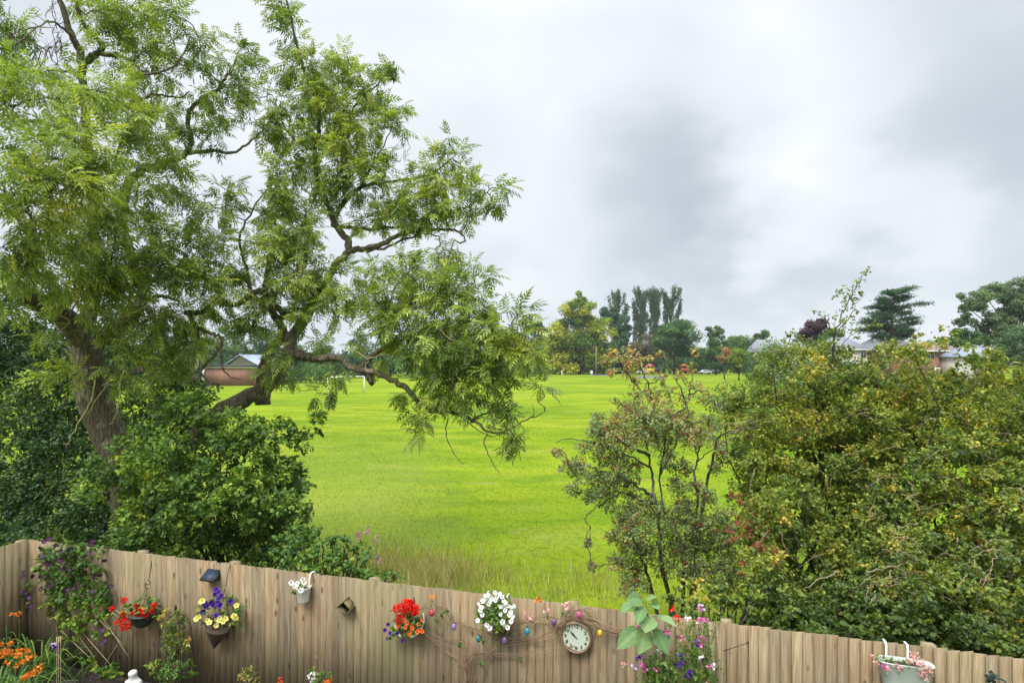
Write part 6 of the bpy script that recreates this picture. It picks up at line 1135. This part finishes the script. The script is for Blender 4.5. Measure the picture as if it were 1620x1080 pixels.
# ---- sage trough of fuchsias
t = thing('trough_planter', 'sage green trough of pink fuchsias hung over the fence on two white hooks', 'planter', F(1430, 1075, .12))
c = F(1432, 1060, .15); G = Geo(); W2, D2 = .222, .08; a = np.arange(36) / 36 * 2 * np.pi; sup = lambda v: np.sign(v) * np.abs(v) ** .6; V = []; n = 36
for f, z in ((.72, -.20), (.80, -.17), (1.0, .065), (1.04, .07), (1.04, .085), (.98, .085), (.94, .04)):
    for q in a: V.append(c + FT * sup(math.cos(q)) * W2 * f + FN * sup(math.sin(q)) * D2 * f + [0, 0, z])
G.add(V, [(i * n + j, i * n + (j + 1) % n, (i + 1) * n + (j + 1) % n, (i + 1) * n + j) for i in range(6) for j in range(n)] + [tuple(range(n))[::-1]]); G.build('trough', M['gpot'], t, smooth=True)
G = Geo(); G.add([c + FT * sup(math.cos(q)) * W2 * .93 + FN * sup(math.sin(q)) * D2 * .93 + [0, 0, .045] for q in a], [tuple(range(n))]); G.build('soil', M['soil'], t)
for q in (1402, 1436):
    b = F(q, 1040, .07); ztp = 1.81; pth = [b + [0, 0, -.03], np.array([b[0], b[1], ztp - .02]), np.array([b[0], b[1], ztp + .006]) - FN * .02, np.array([b[0], b[1], ztp + .006]) - FN * .085, np.array([b[0], b[1], ztp - .07]) - FN * .09]
    G = Geo(); V = []
    for p_ in pth: V += [p_ - FT * .009, p_ + FT * .009, p_ + FT * .009 + FN * .004 + [0, 0, .003], p_ - FT * .009 + FN * .004 + [0, 0, .003]]
    G.add(V, [(i * 4 + j, i * 4 + (j + 1) % 4, (i + 1) * 4 + (j + 1) % 4, (i + 1) * 4 + j) for i in range(4) for j in range(4)]); G.build('hook', M['white'], t)
fol(t, [(1400, 1043, 7, .2), (1410, 1045, 7, .2), (1422, 1050, 7), (1432, 1050, 8), (1445, 1050, 8), (1455, 1058, 7), (1388, 1040, 4, .1)], .2, M['gleaf'], .022, 12, lobed(.8), .45)
for (x, y, r) in ((1440, 1038, 6), (1448, 1036, 6), (1452, 1043, 7), (1446, 1046, 6), (1456, 1050, 6), (1460, 1056, 7), (1466, 1062, 6), (1472, 1065, 5), (1458, 1066, 5), (1437, 1045, 4), (1424, 1057, 3), (1419, 1053, 3), (1470, 1058, 4), (1464, 1071, 4), (1382, 1037, 3), (1387, 1048, 2.5)):
    p = F(x, y, .25); head(p, r * pxm(p), 22, .018, M['pinkp'], t, 'flower', .5)
for (x, y) in ((1397, 1054), (1405, 1060), (1403, 1056)): p = F(x, y, .28); head(p, .014, 14, .022, M['magp'] if x < 1400 else M['pinkp'], t, 'flower', .5)
# ---- black lily shaped stake light at the bottom right
t = thing('garden_light', 'small black flower shaped garden light on a curved arm at the bottom right', 'lamp', F(1580, 1090, .25)); c = F(1568, 1071, .22)
G = Geo(); lathe(G, c, [(.012, -.035), (.03, -.03), (.042, 0), (.036, .025), (.02, .03), (0, .03)], [unit([1, 0, .2]), [0, 0, 1], toward(c)], 12)
for i in range(5):
    a_ = i * 2 * np.pi / 5 + .3; dr = np.array([math.cos(a_), 0, math.sin(a_)]); place(G, kite(.8, .5, .1), [c + dr * .02], [dr], [toward(c)], .05, .5)
G.build('lamp_head', M['dkpot'], t); wire([c - [0, 0, .005], F(1582, 1073, .24), F(1592, 1080, .26), F(1598, 1100, .27)], .008, M['dkpot'], t, 'arm', 6)
# ---- obelisk with variegated climber, lower shrub
ob = F(272, 1070, .45); ob[2] = 0
t = thing('plant_obelisk', 'black wire plant obelisk with a pointed top against the fence', 'obelisk', ob); tip = F(278, 955, .3); 
for dx, dy in ((-.16, -.16), (.16, -.16), (.16, .16), (-.16, .16)):
    b = np.array([tip[0] + dx, tip[1] + dy, 0]); m_ = np.array([tip[0] + dx * .8, tip[1] + dy * .8, tip[2] - .35]); wire([b, m_, tip + [0, 0, -.1], tip], .005, M['wire'], t, 'leg', 5)
for z in (.4, .8, 1.1):
    G = Geo(); k = .15; tube(G, [tip * [1, 1, 0] + [k * math.cos(a_), k * math.sin(a_), z] for a_ in np.linspace(0, 6.28, 17)], .004, 4); G.build('ring', M['wire'], t)
t = thing('variegated_climber', 'green and yellow leaved jasmine climbing the wire obelisk', 'climbing plant', ob + [0, .02, 0])
fol(t, [(262, 985, 8, .35), (275, 980, 10), (285, 972, 8, -.1), (288, 985, 8), (270, 995, 11), (282, 1000, 10), (262, 1008, 9, .1), (276, 1012, 11), (290, 1012, 8, .2), (266, 1022, 9), (280, 1026, 10), (292, 1025, 6, .2), (300, 1015, 4, .4), (272, 1036, 10), (284, 1038, 8), (257, 975, 5, .5), (263, 965, 4, .5)], .3, M['varieg'], .045, 20, kite(.4), .28, tsp=.16)
wire([ob, tip - [0, 0, .7], tip - [0, 0, .2]], .008, M['vine'], t, 'stem')
t = thing('low_shrub', 'low green shrub at the foot of the wire obelisk', 'shrub', ob + [.1, -.15, 0]); fol(t, [(245, 1050, 9, .3), (256, 1058, 10), (270, 1062, 12), (285, 1060, 12), (298, 1052, 9), (262, 1075, 12), (280, 1078, 12), (300, 1070, 9, .1), (245, 1066, 8), (236, 1050, 4, .5), (268, 1048, 9)], .4, M['gleaf'], .045, 10, kite(.45), .42)
p = F(390, 1090, .4); t = thing('variegated_shrub', 'small pale yellow and green leaved shrub at the bottom edge', 'shrub', p * [1, 1, 0]); fol(t, [(385, 1068, 8), (393, 1062, 8), (400, 1070, 8), (378, 1076, 7), (392, 1078, 9), (404, 1078, 6), (398, 1056, 4)], .35, M['varieg'], .03, 10, kite(.5), .62)
# ---- crook with white flowers, red blooms
p = F(500, 1090, .3); t = thing('plant_crook', 'thin rusty crook stake standing among white and red flowers', 'plant stake', p * [1, 1, 0]); wire([p * [1, 1, 0], F(499, 1075, .3), F(499, 1045, .3), F(497, 1039, .3), F(499, 1037, .3), F(502, 1040, .3), F(500, 1042, .3)], .005, M['vine'], t, 'stake')
t = thing('white_geranium', 'white flowered geranium with a red bloom at the foot of the crook stake', 'plant', p * [1, 1, 0] + [.05, 0, 0]); fol(t, [(497, 1068, 5), (508, 1072, 8, .1), (516, 1074, 8, .1), (500, 1078, 8), (520, 1068, 5, .2), (494, 1060, 4, .2), (512, 1066, 5)], .32, M['gleaf'], .03, 9, lobed(.9), .5)
for (x, y) in ((489, 1070), (493, 1066), (496, 1070), (492, 1074), (498, 1065)): q = F(x, y, .38); head(q, .02, 10, .022, M['whitep'], t, 'flower', .8)
for (x, y) in ((518, 1078), (514, 1080), (522, 1076)): q = F(x, y, .38); head(q, .025, 14, .024, M['crocp'], t, 'flower', .2)
p = F(445, 1090, .4); t = thing('red_geranium', 'single faded red bloom just above the bottom edge, left of the crook stake', 'plant', p * [1, 1, 0]); q = F(444, 1075, .35); head(q, .04, 30, .024, M['redp_'], t, 'flower', .8); wire([p * [1, 1, 0], (p * [1, 1, 0] + q) / 2, q], .004, M['stem'], t, 'stem'); fol(t, [(444, 1084, 6)], .35, M['gleaf'], .03, 6, lobed(.9), .5)
# ---- stone figure: one continuous lathe-like body with a bowed head
p = P(211, 1066, 7.45); me = bpy.data.meshes.new('statue'); b = np.array([p[0], p[1], 0.]); zt = p[2] + .115
v = [(0, 0, .0), (0, 0, .12), (0, 0, zt - .32), (0, 0, zt - .22), (0, -.0, zt - .155), (0, -.012, zt - .10), (0, -.02, zt - .055), (-.075, 0, zt - .225), (-.10, -.02, zt - .33), (-.03, -.09, zt - .37), (.075, 0, zt - .225), (.10, -.02, zt - .33), (.03, -.09, zt - .37)]
me.from_pydata([(a_, b_, c_) for a_, b_, c_ in v], [(0, 1), (1, 2), (2, 3), (3, 4), (4, 5), (5, 6), (3, 7), (7, 8), (8, 9), (3, 10), (10, 11), (11, 12)], []); me.materials.append(M['stone'])
o = bpy.data.objects.new('garden_statue', me); COL.objects.link(o); o.location = tuple(b); md = o.modifiers.new('s', 'SKIN')
for i, r_ in enumerate((.16, .13, .10, .085, .038, .060, .052, .04, .035, .03, .04, .035, .03)): me.skin_vertices[0].data[i].radius = (r_, r_)
me.skin_vertices[0].data[0].use_root = True; sb = o.modifiers.new('b', 'SUBSURF'); sb.levels = sb.render_levels = 2; tag(o, 'small weathered white stone figure seen from head to chest at the bottom edge', 'statue')
# ---- plant label on canes
p = P(92, 1070, 7.75); t = thing('plant_label', 'plant label with a purple flower picture clipped to three thin canes', 'plant label', p * [1, 1, 0])
for dx in (0, .02, .045): b = p * [1, 1, 0] + [dx - .02, dx * .3, 0]; wire([b, b + [0, 0, .2], b + [.0, 0, .75]], .005, M['bamboo'], t, 'cane')
c = P(86, 1022, 7.62); axl = [unit([1, 0, .15]), unit([0, -.3, 1]), np.cross(unit([1, 0, .15]), unit([0, -.3, 1]))]
G = Geo(); box(G, c, (.075, .12, .003), .5, axl); G.build('card', M['lilacp'], t)
for (dx, dy, r_) in ((-.01, .02, .02), (.012, -.01, .022), (-.012, -.03, .014)): G = Geo(); lathe(G, c + axl[0] * dx + axl[1] * dy + toward(c) * .004, [(0, .001), (r_, .0), (r_, -.002)], [axl[0], axl[1], toward(c)], 10); G.build('printed_flower', M['purplep'], t)
# ---- crocosmia and strap leaves
def straps(G, x, y, dd, n, L_, spread, w=.016, tint=.45, lean=(0, 0)):
    for _ in range(n):
        a_ = rng.uniform(0, 6.28); l = L_ * rng.uniform(.6, 1.15); b = P(x, y, dd); b[2] = 0; b = b + [rng.normal() * .06, rng.normal() * .05, 0]; o_ = np.array([math.cos(a_) + lean[0], math.sin(a_) * .6 + lean[1], 0]) * spread * l
        q = spline([b, b + o_ * .35 + [0, 0, l * .55], b + o_ * .8 + [0, 0, l * .85], b + o_ * 1.25 + [0, 0, l * rng.uniform(.55, .95)]], per=4); sd_ = unit(np.cross(q[-1] - q[0], [0, 0, 1])); ww = w * np.sin(np.linspace(.35, math.pi, len(q))) ** .6
        V = np.concatenate([q - sd_ * ww[:, None] / 2, q + [0, 0, .004], q + sd_ * ww[:, None] / 2]); m_ = len(q); G.add(V, [(i, i + 1, m_ + i + 1, m_ + i) for i in range(m_ - 1)] + [(m_ + i, m_ + i + 1, 2 * m_ + i + 1, 2 * m_ + i) for i in range(m_ - 1)], np.clip(tint + rng.normal() * .15, 0, 1))
t = thing('crocosmia', 'orange flowered crocosmia with arching strap leaves at the bottom left corner', 'crocosmia', P(30, 1090, 7.2) * [1, 1, 0]); G = Geo(); straps(G, 20, 1090, 7.2, 60, .55, .8, .022, .4); straps(G, 45, 1090, 7.2, 40, .5, .9, .022, .45); straps(G, -10, 1090, 7.2, 30, .6, .7, .02, .4); G.build('leaf_clump', M['gleaf'], t)
croc = [(4, 1030), (8, 1034), (12, 1028), (15, 1033), (20, 1032), (26, 1034), (30, 1030), (34, 1028), (38, 1030), (28, 1036), (45, 1028), (46, 1038), (52, 1037), (42, 1042), (34, 1046), (37, 1047), (27, 1052), (66, 1053), (57, 1056), (62, 1061), (52, 1065), (48, 1066), (43, 1068), (40, 1071), (36, 1073), (54, 1064), (16, 1018), (18, 1017), (1, 1018), (3, 1036), (10, 1048), (8, 955 + 12)]
for (x, y) in croc[:-1]: q = P(x, y, 7.05 + rng.random() * .15); head(q, .016, 10, .034, M['crocp'], t, 'flower', .5)
G = Geo()
for (x, y) in ((10, 1030), (30, 1030), (52, 1037), (60, 1055), (45, 1068), (17, 1018), (4, 1020)): b = P(30, 1090, 7.2); b[2] = 0; e = P(x, y, 7.12); tube(G, spline([b, (b + e) / 2 + [0, 0, .12], e], per=4), .003, 4)
G.build('flower_stem', M['stem'], t)
t = thing('montbretia', 'thin upright montbretia with a pair of orange flowers against the corner of the fence', 'montbretia', P(30, 1060, 7.9) * [1, 1, 0]); G = Geo(); straps(G, 12, 1060, 7.9, 18, .75, .35, .015, .25); straps(G, 32, 1062, 7.8, 14, .8, .2, .014, .55); G.build('leaf_clump', M['gleaf'], t)
for (x, y) in ((19, 971), (22, 971), (28, 971), (31, 970)): head(P(x, y, 7.8), .014, 9, .03, M['crocp'], t, 'flower', .6)
G = Geo(); e = P(30, 972, 7.8); b = P(33, 1060, 7.8); b[2] = 0; tube(G, spline([b, (b + e) / 2, e], per=4), .004, 4); G.build('flower_stem', M['stem'], t)
t = thing('day_lily', 'clump of arching strap leaves below the clematis', 'plant', P(75, 1070, 7.9) * [1, 1, 0]); G = Geo(); straps(G, 60, 1066, 7.95, 34, .6, .75, .018, .5); straps(G, 84, 1064, 8.05, 26, .5, .8, .016, .45); straps(G, 115, 1066, 8.0, 14, .35, 1.3, .014, .35); G.build('leaf_clump', M['gleaf'], t)
t = thing('bergenia', 'low broad leaved plant on the soil left of the stone figure', 'plant', P(170, 1075, 7.7) * [1, 1, 0])
for (x, y, r_, ti) in ((166, 1058, 5, 0), (180, 1052, 7, 0), (175, 1066, 6, .2), (186, 1070, 6, .1), (140, 1048, 6, 0), (133, 1042, 5, 0), (148, 1062, 4, .3), (158, 1066, 5, 0)): fol(t, [(x, y, r_, ti)], .35, M['gleaf'], .06, 6, lobed(1.0), .45, name='leaf')
for (x, y, dd, k, lab) in ((146, 1066, 7.6, .07, 'pale angular stone on the soil between the plant label and the figure'), (197, 1062, 7.75, .06, 'dark rounded stone beside the stone figure')):
    G = Geo(); a_ = rng.normal(size=3) * .3; lathe(G, P(x, 1090, dd) * [1, 1, 0] + [0, 0, -.01], [(0, 0), (k * 1.2, 0), (k * 1.3, k * .6), (k * .8, k * 1.5), (k * .2, k * 1.9), (0, k * 1.9)], sides=7, sy=.7); tag(G.build('garden_stone', M['stone'] if x < 150 else M['slatechip']), lab, 'stone')
G = Geo(); n = 5000; x = rng.uniform(-7.3, 1, n); y = rng.uniform(4.6, 8.6, n); k = y < 6.53 - .289 * x - .1; q = np.stack([x[k], y[k], rng.uniform(.004, .03, k.sum())], 1); place(G, kite(.7, .5, .15), q, rand_dirs(len(q)), rand_dirs(len(q), 1.2), rng.uniform(.02, .06, len(q)), .5)
tag(G.build('slate_chippings', M['slatechip']), 'grey slate chippings and dead stalks lying on the garden soil', 'chippings', kind='stuff')
# ------------------------------------------------------------------ haze
def make_haze(density):
    g = Geo(); box(g, (0, 1100, 21.5), (3400, 3200, 45)); m = bpy.data.materials.new('haze'); m.use_nodes = True; nt = m.node_tree; nt.nodes.clear()
    o = nd(nt, 'ShaderNodeOutputMaterial'); v = nd(nt, 'ShaderNodeVolumePrincipled'); v.inputs['Color'].default_value = (.80, .86, .93, 1); v.inputs['Density'].default_value = density; v.inputs['Anisotropy'].default_value = .3
    lk(nt, v.outputs[0], o.inputs['Volume']); tag(g.build('haze', m), 'thin pale haze lying over the far side of the field', 'haze', kind='stuff')
make_haze(.00022)
